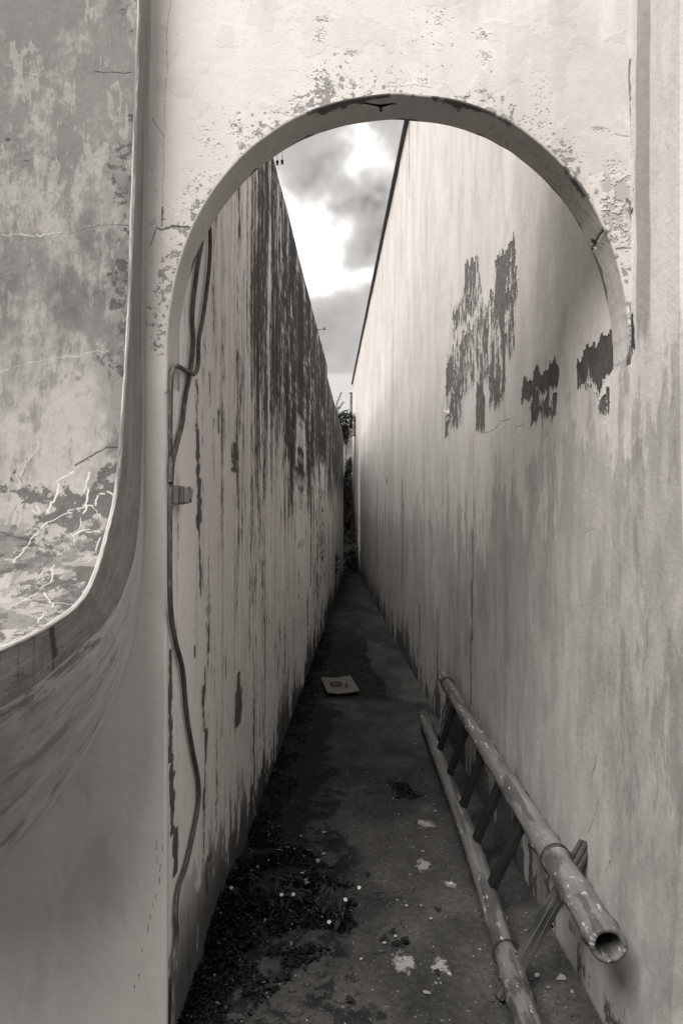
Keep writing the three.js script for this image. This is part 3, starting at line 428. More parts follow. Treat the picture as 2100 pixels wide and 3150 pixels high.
  const fmat = surface(1024, 256, (u, v, o) => { const n = fbm(u * 30, v * 4, 4), st = fbm(u * 130, v * 3, 4), ax = fbm(u * 24 + 3, v * 16, 4), f = fbm(u * 300, v * 50, 3); let a = mix(.20, .33, n) * mix(.85, 1.1, st) * mix(.94, 1.05, f); a = mix(a, .36, ss(.58, .68, ax) * .5); const bot = ss(.02, .16, .55 * ss(.55, 1, fbm(u * 40, 2, 3) * .5 + v * .7) - .75 * f + .1); a = mix(a, .09, bot * .5 * ss(.5, .75, u)); const k = FM.at(u, v); a = mix(a, .04, k * .85); o.a = a; o.h = .5 + .3 * (n - .5) + .2 * (f - .5) - .3 * k; }, { bump: .004 });
  mesh('fascia', local(grid(260, 12, (u, v) => { const a = at(R, u), b = at(Lo, u), p = a.clone().lerp(b, v); return [p.x, p.y, p.z]; }, null, true), g), fmat, g);
  // cove under the lip, swept plaster
  const cmat = surface(1024, 512, (u, v, o) => { u *= 14 / 13; const n = fbm(u * 9, v * 26, 5), f = fbm(u * 120, v * 90, 3), sw = fbm(u * 7 + 3, v * 9 + 2, 4), low = ss(.45, .62, u); let a = .62 * mix(.85, 1.1, n) * mix(.95, 1.04, f);
    const w1 = v + .10 * (sw - .5) + .05 * (n - .5); const band = (c, w, e0, e1) => ss(w, w * .3, Math.abs(w1 - c)) * ss(e0 - .04, e0 + .04, u) * (1 - ss(e1 - .05, e1 + .05, u));
    const br = ss(.36, .6, rag(u * 26, v * 24 + 3, 6)); a *= 1 - .16 * br; a *= 1 - .45 * br * band(.05, .12, .62, 1.2); a *= 1 - .26 * br * band(.42, .05, .55, .9); a *= 1 - .2 * br * band(.60, .03, .7, 1.2); a *= 1 - .38 * br * band(.82, .05, .66, 1.2); a *= 1 - .2 * br * band(.28, .03, .5, 1.2);
    a = mix(a, .5, .7 * ss(.42, .6, n) * band(.50, .06, .5, .8)); a = mix(a, .47, .5 * ss(.42, .6, n) * band(.72, .05, .68, .95)); o.a = a; o.h = .5 + .4 * (n - .5) + .1 * (f - .5); }, { bump: .004 });
  mesh('cove', local(grid(260, 40, (u, v) => { const a = at(Lo, u), b = at(Wc, u), p = a.clone().lerp(b, v), gap = b.z - a.z; const dep = -gap; const bulge = Math.sin(Math.PI * v) * .26; return [p.x, p.y, p.z + (-Math.abs(dep)) * bulge + .0005]; }, null, true), g), cmat, g);
}
console.log('scoop done');

// ---------------------------------------------------------------- far end of the alley
const plasterFar = surface(256, 512, (u, v, o) => { const n = fbm(u * 9, v * 7, 5), st = fbm(u * 30, v * 3, 4); o.a = .5 * mix(.75, 1.1, n) * mix(.8, 1.08, st); o.h = n; }, { bump: .008 });
{
  const g = thing('end_wall', [.3, 0, -28], 'white plastered wall closing the far end of the alley', 'wall');
  mesh('wall_face', local(new THREE.BoxGeometry(7, 4.68, .25).translate(-1, 2.34, -28.125), g), plasterFar, g);
  mesh('coping_strip', local(new RoundedBoxGeometry(7.05, .07, .36, 2, .01).translate(-1, 4.716, -28.12), g), plain(.45), g);
  const p = thing('brick_pillar', [.41, 0, -31], 'dark square pillar rising behind the far end wall', 'pillar');
  const bm = [plain(.10), plain(.075), plain(.13)];
  const x0 = (1076 - 1050) * 31 / F, x1 = (1092 - 1050) * 31 / F, top = hAt(1209, 31);
  for (let k = 0; k < 16; k++) { const h = top / 16; mesh('stone_block', local(new RoundedBoxGeometry(x1 - x0 - .012 * (k % 2), h - .015, .25, 1, .012).translate((x0 + x1) / 2, h * (k + .5), -31), p), bm[k % 3], p); }
  mesh('pillar_cap', local(new RoundedBoxGeometry(x1 - x0 + .05, .05, .3, 1, .01).translate((x0 + x1) / 2, top + .026, -31), p), plain(.5), p);
}
const leafMats = [.035, .05, .026].map((a) => { const m = new THREE.MeshPhysicalMaterial({ roughness: .75, specularIntensity: .15, side: THREE.DoubleSide }); m.color.setRGB(a, a * .97, a * .88); return m; });
function leafGeo(len, wid, fold = .25) {         // a folded pointed leaf lying along +z
  const v = [], ix = []; const n = 4; for (let i = 0; i <= n; i++) { const t = i / n, w = wid * .5 * Math.sin(Math.PI * Math.pow(t, .75)) + .0001, y = -.25 * len * t * t; v.push(-w, y + w * fold * 2, t * len, 0, y, t * len, w, y + w * fold * 2, t * len); if (i < n) { const a = i * 3; ix.push(a, a + 1, a + 3, a + 1, a + 4, a + 3, a + 1, a + 2, a + 4, a + 2, a + 5, a + 4); } }
  const g = new THREE.BufferGeometry(); g.setAttribute('position', new THREE.Float32BufferAttribute(v, 3)); g.setIndex(ix); g.computeVertexNormals(); return g;
}
function leaves(list) { const out = list.map(([p, len, wid, yaw, pitch, roll]) => { const q = leafGeo(len, wid); q.rotateZ(roll ?? 0); q.rotateX(pitch); q.rotateY(yaw); q.translate(...p); return q; }); return mergeGeometries(out); }
function blades(list) { return mergeGeometries(list.map(([p, yaw, len, lean, w]) => { const n = 5, v = [], ix = []; for (let i = 0; i <= n; i++) { const t = i / n, r = lean * len * t * t, y = len * t * (1 - .35 * lean * t), ww = w * (1 - t * .9) / 2; const cx = Math.sin(yaw), cz = Math.cos(yaw); v.push(p[0] + cx * r - cz * ww, p[1] + y, p[2] + cz * r + cx * ww, p[0] + cx * r + cz * ww, p[1] + y, p[2] + cz * r - cx * ww); if (i < n) { const a = i * 2; ix.push(a, a + 1, a + 2, a + 1, a + 3, a + 2); } } const g = new THREE.BufferGeometry(); g.setAttribute('position', new THREE.Float32BufferAttribute(v, 3)); g.setIndex(ix); g.computeVertexNormals(); return g; })); }
const tube = (pts, r, seg = 40, rad = 7) => new THREE.TubeGeometry(new THREE.CatmullRomCurve3(pts.map((p) => Array.isArray(p) ? new THREE.Vector3(...p) : p)), seg, r, rad, false);
const stemMat = plain(.05, .8);
{
  // dark creeper on the end wall, spread forward to darken the alley end
  const b = thing('creeper_bush', [.25, 0, -27.4], 'dense dark creeper filling the far end of the alley below the white wall', 'shrub');
  const ls = []; for (let k = 0; k < 2200; k++) { const z = -rr(20.3, 27), x = rr(-.25, .0) + rnd() * .22 * ss(21, 26, -z); ls.push([[mix(x, xR(-z) - .03, rnd() * .9), rnd() ** 1.3 * (.7 + 1.8 * ss(20.5, 25, -z)), z], rr(.1, .2), rr(.06, .11), rr(-1.2, 1.2), rr(.1, 1.3), rr(-.5, .5)]); }
  for (let k = 0; k < 1800; k++) { const z = -rr(23.5, 27.6), y = rnd() * 2.6 * ss(23, 26, -z); ls.push([[rr(-.25, xR(-z) - .02), y, z], rr(.1, .2), rr(.06, .11), rr(-1.2, 1.2), rr(.1, 1.3), rr(-.5, .5)]); }
  for (let k = 0; k < 2600; k++) { const x = rr(-.28, .34), lim = 2.75 + .8 * ss(.1, .35, x) + .35 * (fbm(x * 5, 2, 3) - .5), y = rnd() ** .8 * lim, z = -27.9 + rr(0, .55) * (1 - .4 * y / 4); ls.push([[x, y, z], rr(.1, .2), rr(.06, .11), rr(-1.2, 1.2), rr(.1, 1.3), rr(-.5, .5)]); }
  mesh('leaves', local(leaves(ls), b), leafMats[2], b);
  const st = []; for (let k = 0; k < 14; k++) { const x = rr(-.6, .7); st.push(tube([[x, 0, -27.7], [x + rr(-.15, .15), 1.2, -27.75], [x + rr(-.25, .25), 2.5, -27.85]], .018, 14, 5)); }
  mesh('stems', local(mergeGeometries(st), b), stemMat, b);
  const up = thing('climbing_vine', [.14, 2.6, -27.9], 'thin bare vine climbing the white end wall', 'vine');
  mesh('stem', local(mergeGeometries([tube([[.13, 2.7, -27.93], [.18, 3.3, -27.95], [.15, 3.7, -27.95], [.2, 4.4, -27.95]], .009, 24, 5), tube([[.13, 3.35, -27.95], [.27, 3.25, -27.93], [.36, 3.32, -27.93]], .008, 12, 5), tube([[.14, 3.3, -27.95], [.28, 3.55, -27.93]], .006, 8, 5)]), up), stemMat, up);
  const vl = []; for (let k = 0; k < 22; k++) { const y = rr(3.2, 4.5); vl.push([[.17 + rr(-.06, .09), y, -27.9], rr(.05, .11), rr(.03, .06), rr(-2, 2), rr(.2, 1), 0]); } mesh('leaves', local(leaves(vl), up), leafMats[0], up);
  const gt = thing('grass_tuft', [.2, 4.3, -27.6], 'shaggy grass tuft hanging from the end wall beside the left wall', 'grass');
  const bl = []; for (let k = 0; k < 260; k++) bl.push([[.12 + rr(-.1, .12), 4.2 + rr(-.25, .35), -27.75 + rr(-.1, .2)], rr(0, 6.28), rr(.2, .5), rr(.5, 1.3), rr(.012, .025)]); mesh('blades', local(blades(bl), gt), leafMats[0], gt);
  // small tree leaning over from behind the left wall
  const t = thing('feathery_tree', [-.5, 0, -23.5], 'dark feathery tree leaning over the far end of the left wall', 'tree');
  const trunk = [tube([[-.6, 0, -23.6], [-.55, 2, -23.5], [-.35, 3.6, -23.5], [-.1, 4.5, -23.5]], .05, 24, 7)], tl = [];
  const brs = [[[-.35, 3.7, -23.5], hAt(1205, 23.5), (1050 - 1050) / F * 23.5], [[-.25, 4.0, -23.5], hAt(1236, 23.5), (1056 - 1050) / F * 23.5], [[-.15, 4.2, -23.5], hAt(1260, 23.5), (1072 - 1050) / F * 23.5], [[-.3, 3.9, -23.5], hAt(1250, 23.5), (1040 - 1050) / F * 23.5], [[-.1, 4.3, -23.5], hAt(1275, 23.5), (1080 - 1050) / F * 23.5]];
  for (const [a, yy, xx] of brs) { const e = new THREE.Vector3(xx, yy, -23.5), s = new THREE.Vector3(...a), m = s.clone().lerp(e, .5).add(new THREE.Vector3(-.05, .12, 0)); const c = new THREE.CatmullRomCurve3([s, m, e]); trunk.push(new THREE.TubeGeometry(c, 14, .011, 5)); for (let k = 0; k < 60; k++) { const p = c.getPoint(.25 + .75 * k / 60), sd = k % 2 ? 1 : -1; tl.push([[p.x, p.y, p.z + rr(-.06, .06)], rr(.05, .1), rr(.02, .032), rr(.7, 1.5) * sd + rr(-.3, .3), rr(-.7, .5), 0]); } }
  for (let k = 0; k < 1500; k++) { const a = rnd() * 6.28, r = Math.sqrt(rnd()); tl.push([[-.05 + Math.cos(a) * r * .55 + .1, 4.22 + Math.sin(a) * r * .38, -23.5 + rr(-.35, .35)], rr(.06, .12), rr(.025, .045), rr(-3, 3), rr(-.8, .9), 0]); }
  mesh('trunk', local(mergeGeometries(trunk), t), stemMat, t); mesh('crown', local(leaves(tl), t), leafMats[0], t);
  const b2 = thing('hedge_bush', [.4, 0, -30], 'dark bush standing behind the end wall beside the pillar', 'shrub');
  const hl = []; for (let k = 0; k < 2200; k++) { const x = rr(-1.6, 1.2), lim = 5.25 + .3 * (fbm(x * 4, 5, 3) - .5) + .35 * ss(.2, .5, x); hl.push([[x, lim - rnd() ** 1.6 * 2.5, -29.6 + rr(-.5, .4)], rr(.07, .15), rr(.04, .07), rr(-3, 3), rr(-.4, 1.2), 0]); } mesh('leaves', local(leaves(hl), b2), leafMats[1], b2);
  const hs = []; for (let k = 0; k < 9; k++) { const x = rr(-1.3, 1); hs.push(tube([[x, 0, -29.7], [x + rr(-.2, .2), 2, -29.7], [x + rr(-.3, .3), 4.4, -29.7]], .03, 12, 5)); } mesh('stems', local(mergeGeometries(hs), b2), stemMat, b2);
  // aerial mast over the left wall
  const d = 14, mx = (990 - 1050) * d / F, ty = hAt(1013, d), dark = plain(.05, .6);
  const m = thing('aerial_mast', [mx, 0, -d], 'thin aerial mast with a crossbar sticking up behind the left wall', 'aerial');
  mesh('mast', local(tube([[mx, 0, -d], [mx - .002, 3, -d], [mx - .004, ty + .05, -d]], .011, 12, 8), m), plain(.3, .5), m);
  mesh('crossbar', local(tube([[mx - .14, ty - .03, -d], [mx, ty, -d], [mx + .06, ty + .01, -d]], .008, 10, 6), m), dark, m);
  const lp = new THREE.TorusGeometry(.022, .005, 6, 14).translate(mx + .04, ty + .02, -d); mesh('loop', local(lp, m), dark, m); mesh('clamp', local(new RoundedBoxGeometry(.03, .03, .03, 1, .004).translate(mx + .05, ty, -d), m), dark, m);
  // seed leaves hanging beyond the arch from the wall top
  for (const [px, py, s, l] of [[853, 499, .028, 'small dried leaf hanging against the left wall top below the arch'], [868, 497, .028, 'small dried leaf hanging in the sky gap just right of the left wall top']]) {
    const q = P(px, py, 3.9); const h = thing('hanging_leaf', [q.x, q.y, q.z], l, 'leaf', 'dried leaves under the arch'); const parts = []; for (let k = 0; k < 5; k++) { const e = leafGeo(s, s * .55, .4); e.rotateX(Math.PI / 2 + .1); e.rotateY(k * 1.25); parts.push(e.translate(0, .012, 0)); } mesh('leaf_blade', mergeGeometries(parts), leafMats[1], h); mesh('stalk', tube([[0, .01, 0], [.002, .2, .01], [-.03, .45, .05]], .0012, 8, 4), stemMat, h);
  }
}
console.log('far end done');

// ---------------------------------------------------------------- cables and switch box on the left wall
{
  const cm = surface(64, 512, (u, v, o) => { const n = fbm(u * 4, v * 60, 4), p = ss(.55, .66, fbm(u * 8 + 3, v * 120, 4)); o.a = mix(mix(.05, .11, n), .22, p * .5); o.h = n; o.r = .7; }, { bump: .0012 });
  const on = (px, py, out) => { const d = Math.max(2.28, dL(px)); return new THREE.Vector3(Math.max(xL(Math.max(d, 2.30)), (px - 1050) * d / F) + out, hAt(py, d), -d); };
  const cable = (pts, r, out, label) => { const c = new THREE.CatmullRomCurve3(pts.map((p) => on(p[0], p[1], out))); const g = new THREE.TubeGeometry(c, 260, r, 9, false), uv = g.attributes.uv; for (let i = 0; i < uv.count; i++) uv.setXY(i, uv.getY(i), uv.getX(i)); return tag(mesh('cable', g, cm), label, 'cable', 'cables on the left wall'); };
  cable([[640, 520], [612, 730], [600, 804], [585, 915], [580, 982], [583, 1050], [576, 1130], [558, 1229], [549, 1300], [531, 1371], [518, 1430], [513, 1496], [504, 1550], [500, 1653], [500, 1764], [513, 1876], [527, 1970], [549, 2054], [562, 2190], [580, 2300], [600, 2412], [600, 2466], [585, 2555], [558, 2671], [536, 2738], [529, 2814], [531, 2881], [524, 2948], [522, 3082], [520, 3180], [521, 3300]], .0080, .012, 'long grey cable wandering down the left wall past the switch box to the floor');
  cable([[640, 560], [634, 690], [636, 732], [634, 804], [625, 893], [612, 982], [600, 1050], [597, 1128], [586, 1150], [570, 1146], [547, 1133], [530, 1126], [520, 1133], [514, 1160], [510, 1273], [510, 1362], [513, 1407], [512, 1445], [508, 1484]], .0074, .013, 'short looped cable hooking across the left wall above the switch box');
  const d0 = 2.345, d1 = 2.45, dm = (d0 + d1) / 2, y1 = hAt(1492, 2.35), y0 = hAt(1551, 2.35), x = xL(dm);
  const b = thing('switch_box', [x, y0, -dm], 'small grey surface switch box on the left wall behind the cable', 'switch box');
  const bm = plain(.23, .55), hgt = y1 - y0;
  mesh('back_box', new RoundedBoxGeometry(.020, hgt, .10, 3, .004).translate(.010, hgt / 2, 0), bm, b);
  mesh('cover', new RoundedBoxGeometry(.012, hgt - .004, .094, 3, .004).translate(.027, hgt / 2, 0), bm, b);
  mesh('face_plate', new RoundedBoxGeometry(.010, hgt - .009, .084, 3, .004).translate(.038, hgt / 2, 0), plain(.28, .5), b);
  const sw = mesh('rocker', new RoundedBoxGeometry(.008, .036, .03, 2, .003).rotateZ(-.16).translate(.044, hgt * .55, -.018), plain(.3, .45), b);
  mesh('slot', new THREE.CylinderGeometry(.005, .005, .006, 12).rotateZ(Math.PI / 2).translate(.0425, hgt * .22, -.018), plain(.02, .5), b);
  mesh('screw', new THREE.CylinderGeometry(.0035, .0035, .004, 10).rotateZ(Math.PI / 2).translate(.0435, hgt * .9, .0), plain(.08, .4), b);
}

// ---------------------------------------------------------------- bamboo ladder lying on its side against the right wall
{
  const g = thing('bamboo_ladder', [.6, 0, -4], 'old bamboo ladder lying on its side against the right wall', 'ladder');
  const bambooMat = (s, k) => surface(256, 1024, (u, v, o) => {
    const th = u * 6.283, cx = Math.cos(th) * .8, cy = Math.sin(th) * .8, fib = .5 * fbm(u * 60 + s, v * 9, 4) + .5 * fbm(u * 120, v * 24 + s, 3), n = fbm(cx * 2 + s, v * 26 + cy * 2, 4), sp = fbm(u * 26 + s, v * 110, 3);
    let a = k * mix(.62, 1.18, fib) * mix(.6, 1.2, n); const st = ss(.54, .66, fbm(u * 9 + s, v * 14 + 3, 4)); a *= 1 - .5 * st; const paint = ss(.70, .73, rag(u * 14 + s, v * 60, 5) + .09 * (vn(v * 5 + s, 3) - .5)); a = mix(a, .5, paint * .8); const ck = ss(.985, 1, 1 - Math.abs(((u * 3 + .02 * fbm(v * 20, s, 3)) % 1) - .5)) * (fbm(v * 7, u * 3 + s, 2) > .5 ? 1 : 0); a *= 1 - .75 * ck; o.a = a; o.h = .5 + .3 * (fib - .5) - .4 * ck; o.r = .62; }, { bump: .0025, spec: .4 });
  function pole(name, pts, r0, r1, mat, nodes, hollow) {
    const c = new THREE.CatmullRomCurve3(pts.map((p) => new THREE.Vector3(...p)), false, 'catmullrom', .5), N = 260, M = 28, len = c.getLength();
    const rad = (t) => { let r = mix(r0, r1, t); for (const n of nodes) { const e = (t - n) * len; r += .006 * Math.exp(-((e / .010) ** 2)) - .0022 * Math.exp(-(((e - .018) / .008) ** 2)); } return r * (1 + .02 * (fbm(t * 22, 3, 2) - .5)); };
    const rings = []; if (hollow) { rings.push([0, .0, .25]); rings.push([.0, .62, .25]); rings.push([.0, .64, .12]); rings.push([0, .66, .012]); rings.push([0, .70, .002]); rings.push([0, .80, -.003]); rings.push([0, .92, -.001]); }
    const out = []; for (const [t, k, inn] of rings) out.push([0, k, inn]); for (let i = 0; i <= N; i++) out.push([i / N, 1, 0]); out.push([1, .9, 0], [1, 0, 0]);
    const fr = c.getTangent(0), up = new THREE.Vector3(0, 1, 0);
    return grid(M, out.length - 1, (u, v) => { const [t, k, inn] = out[Math.round(v * (out.length - 1))], p = c.getPoint(t), T = c.getTangent(t), sx = new THREE.Vector3().crossVectors(T, up).normalize(), sy = new THREE.Vector3().crossVectors(sx, T).normalize(), th = u * Math.PI * 2, r = rad(t) * k * (1 + .03 * Math.cos(2 * th + 1)); p.addScaledVector(T, inn).addScaledVector(sx, Math.cos(th) * r).addScaledVector(sy, Math.sin(th) * r); if (inn <= 0 && t === 0 && k < .95) p.addScaledVector(T, .004 * (fbm(u * 9, 2, 2) - .5)); return [p.x, p.y, p.z]; }, (u, v) => { const q = out[Math.round(v * (out.length - 1))]; return [u, q[2] > 0 ? .03 + q[2] * .4 : q[0]]; });
  }
  const up = [[.749, .383, -2.19], [.742, .396, -2.7], [.733, .405, -3.48], [.722, .42, -4.6], [.715, .437, -5.57]];
  const lo = [[.54, .10, -1.75], [.548, .10, -2.29], [.557, .10, -2.62], [.586, .10, -3.47], [.595, .10, -4.87], [.6, .10, -5.76]];
  const uc = new THREE.CatmullRomCurve3(up.map((p) => new THREE.Vector3(...p))), lc = new THREE.CatmullRomCurve3(lo.map((p) => new THREE.Vector3(...p)));
  const mA = bambooMat(3, .18), mB = bambooMat(11, .135);
  mesh('pole', local(pole('a', up, .0525, .038, mA, [.035, .145, .245, .30, .44, .56, .68, .8, .9], true), g), mA, g);
  mesh('pole', local(pole('b', lo, .043, .036, mB, [.05, .19, .265, .36, .47, .58, .70, .81, .92], true), g), mB, g);
  const woodMat = surface(128, 256, (u, v, o) => { const n = fbm(u * 14, v * 3, 4), f = fbm(u * 50, v * 8, 3); o.a = mix(.008, .028, n) * mix(.8, 1.2, f); o.h = f; }, { bump: .003, spec: .1 });
  const paintedMat = surface(128, 256, (u, v, o) => { const n = fbm(u * 14, v * 3, 4), p = ss(.54, .6, fbm(u * 9 + 4, v * 7, 4)); o.a = mix(mix(.008, .025, n), .4, p); o.h = n + p * .2; }, { bump: .003, spec: .1 });
  const slatMat = surface(128, 256, (u, v, o) => { const n = fbm(u * 22, v * 2.5, 4), f = fbm(u * 70, v * 8, 3), st = ss(.5, .65, fbm(u * 5, v * 6 + 3, 4)); o.a = mix(.04, .12, n) * mix(.75, 1.2, f) * (1 - .6 * st); o.h = f; }, { bump: .0025 });
  const byZ = (c, z) => { let b = 0, bd = 9; for (let i = 0; i <= 400; i++) { const e = Math.abs(c.getPoint(i / 400).z + z); if (e < bd) { bd = e; b = i / 400; } } return c.getPoint(b); };
  function bar(a, b, wid, thk, axis) {           // a slat from a to b, its broad face square to `axis`
    const L = a.distanceTo(b), q = new RoundedBoxGeometry(wid, L, thk, 2, Math.min(wid, thk) * .22), Y = b.clone().sub(a).normalize(), Zz = axis.clone().addScaledVector(Y, -axis.dot(Y)).normalize(), X = new THREE.Vector3().crossVectors(Y, Zz);
    const p = q.attributes.position; for (let i = 0; i < p.count; i++) p.setX(i, p.getX(i) * (1 + .12 * (fbm(p.getY(i) * 18 + L * 70, 3, 2) - .5)));
    q.applyMatrix4(new THREE.Matrix4().makeBasis(X, Y, Zz).setPosition(a.clone().add(b).multiplyScalar(.5))); q.computeVertexNormals(); return q;
  }
  const wireMat = plain(.03, .6);
  const wrap = (c, axis, r, n, dz) => { const T = axis.clone().normalize(), A = new THREE.Vector3().crossVectors(T, new THREE.Vector3(0, 1, 0)).normalize(), B = new THREE.Vector3().crossVectors(A, T), pts = []; for (let i = 0; i <= n * 16; i++) { const t = i / 16 * Math.PI * 2; pts.push(c.clone().addScaledVector(A, Math.cos(t) * r).addScaledVector(B, Math.sin(t) * r).addScaledVector(T, dz * (i / (n * 16) - .5) + .006 * Math.sin(t + 1))); } return new THREE.TubeGeometry(new THREE.CatmullRomCurve3(pts), n * 30, .0017, 5); };
  [2.70, 3.11, 3.53, 3.95, 4.42, 4.88, 5.30].forEach((d, i) => {
    const a = byZ(uc, d), b = byZ(lc, d - .05), Y = a.clone().sub(b).normalize(), nrm = new THREE.Vector3(-Y.y, Y.x, 0).normalize(), axis = uc.getTangent(.3);
    if (i === 0) {                               // tied behind the poles: two bamboo slats face to face
      const off = nrm.clone().multiplyScalar(-.056);
      const A = a.clone().add(off).addScaledVector(Y, .105), B = new THREE.Vector3(.510, .014, -2.545);
      mesh('rung', local(bar(B, A, .052, .020, nrm), g), slatMat, g);
      mesh('rung', local(bar(B.clone().addScaledVector(nrm, -.0195).addScaledVector(Y, .03), A.clone().addScaledVector(nrm, -.0195).addScaledVector(Y, .004), .05, .018, nrm), g), slatMat, g);
      for (const w of [wrap(a, axis, .0525, 3, .035), wrap(a.clone().addScaledVector(nrm, -.03), axis.clone().add(Y.clone().multiplyScalar(.5)), .056, 2, .02), wrap(b, axis, .0455, 2, .014)]) mesh('wire_lashing', local(w, g), wireMat, g);
      mesh('wire_lashing', local(wrap(a.clone().lerp(b, .56).addScaledVector(nrm, -.066), Y, .031, 2, .008), g), wireMat, g);
    } else if (i === 6) {
      const A = a.clone().addScaledVector(nrm, -.03), B = b.clone().addScaledVector(nrm, -.048).addScaledVector(Y, -.088);
      mesh('rung', local(bar(B, A, .062, .02, nrm), g), paintedMat, g); mesh('rung', local(bar(B.clone().add(new THREE.Vector3(0, .0, .07)), b.clone().addScaledVector(nrm, -.046).add(new THREE.Vector3(0, .03, .07)), .05, .02, nrm), g), woodMat, g);
      for (const w of [wrap(a, axis, .043, 4, .03), wrap(a.clone().add(new THREE.Vector3(.03, .01, 0)), new THREE.Vector3(.3, 1, .2), .026, 3, .02)]) mesh('wire_lashing', local(w, g), wireMat, g);
    } else mesh('rung', local(bar(b.clone().addScaledVector(Y, .005), a.clone().addScaledVector(Y, -.005), .066, .03, nrm), g), woodMat, g);
  });
}

// ---------------------------------------------------------------- torn board lying on the floor
{
  const fp = (px, py) => { const d = (EYE - .03) * F / (py - 1575); return [(px - 1050) * d / F, -d]; };
  const out = [[988, 2089], [1030, 2086], [1077, 2080], [1090, 2103], [1105, 2128], [1070, 2130], [1040, 2132], [1008, 2131], [1003, 2124], [996, 2108], [997, 2103], [990, 2098]].map(([a, b]) => fp(a, b)), cx = fp(1045, 2106);
  const sh = new THREE.Shape(out.map(([x, z]) => new THREE.Vector2(x - cx[0], -(z - cx[1]))));
  const S = 512, cv = document.createElement('canvas'); cv.width = cv.height = S; const c = cv.getContext('2d'); c.fillStyle = '#625e59'; c.fillRect(0, 0, S, S);
  for (let k = 0; k < 5000; k++) { const v = 70 + rnd() * 45; c.fillStyle = `rgba(${v},${v * .97},${v * .92},.25)`; c.fillRect(rnd() * S, rnd() * S, 1 + rnd() * 12, 1 + rnd() * 3); }
  const ext = { x0: -.19, x1: .19, y0: -.36, y1: .36 }, tx = (px, py) => { const [x, z] = fp(px, py); return [(x - cx[0] - ext.x0) / (ext.x1 - ext.x0) * S, (1 - (-(z - cx[1]) - ext.y0) / (ext.y1 - ext.y0)) * S]; };
  c.fillStyle = '#191817'; const poly = (pts) => { c.beginPath(); pts.forEach((p, i) => { const [a, b] = tx(...p); i ? c.lineTo(a, b) : c.moveTo(a, b); }); c.closePath(); c.fill(); };
  poly([[1012, 2102], [1042, 2099], [1052, 2104], [1053, 2111], [1047, 2116], [1030, 2115], [1020, 2117]]); poly([[1057, 2116], [1066, 2102], [1072, 2116]]); c.fillStyle = '#4c4844'; poly([[1021, 2104], [1036, 2102.5], [1040, 2109], [1026, 2111]]); c.fillStyle = '#24211f'; poly([[1018, 2107], [1040, 2105.5], [1040, 2108], [1019, 2110]]);
  const t = new THREE.CanvasTexture(cv); t.colorSpace = THREE.SRGBColorSpace;
  const geo = new THREE.ExtrudeGeometry(sh, { depth: .006, bevelEnabled: true, bevelSize: .002, bevelThickness: .002, bevelSegments: 1 }); const p = geo.attributes.position, uv = geo.attributes.uv;
  for (let i = 0; i < p.count; i++) { uv.setXY(i, (p.getX(i) - ext.x0) / (ext.x1 - ext.x0), (p.getY(i) - ext.y0) / (ext.y1 - ext.y0)); p.setZ(i, p.getZ(i) + .02 * ((p.getX(i) / .19) ** 2) + .008 * p.getY(i)); } geo.rotateX(-Math.PI / 2); geo.computeVertexNormals();
  const b = thing('torn_board', [cx[0], .022, cx[1]], 'torn grey board with dark printed marks lying on the wet alley floor', 'board'); mesh('sheet', geo, new THREE.MeshStandardMaterial({ map: t, roughness: .9 }), b);
}

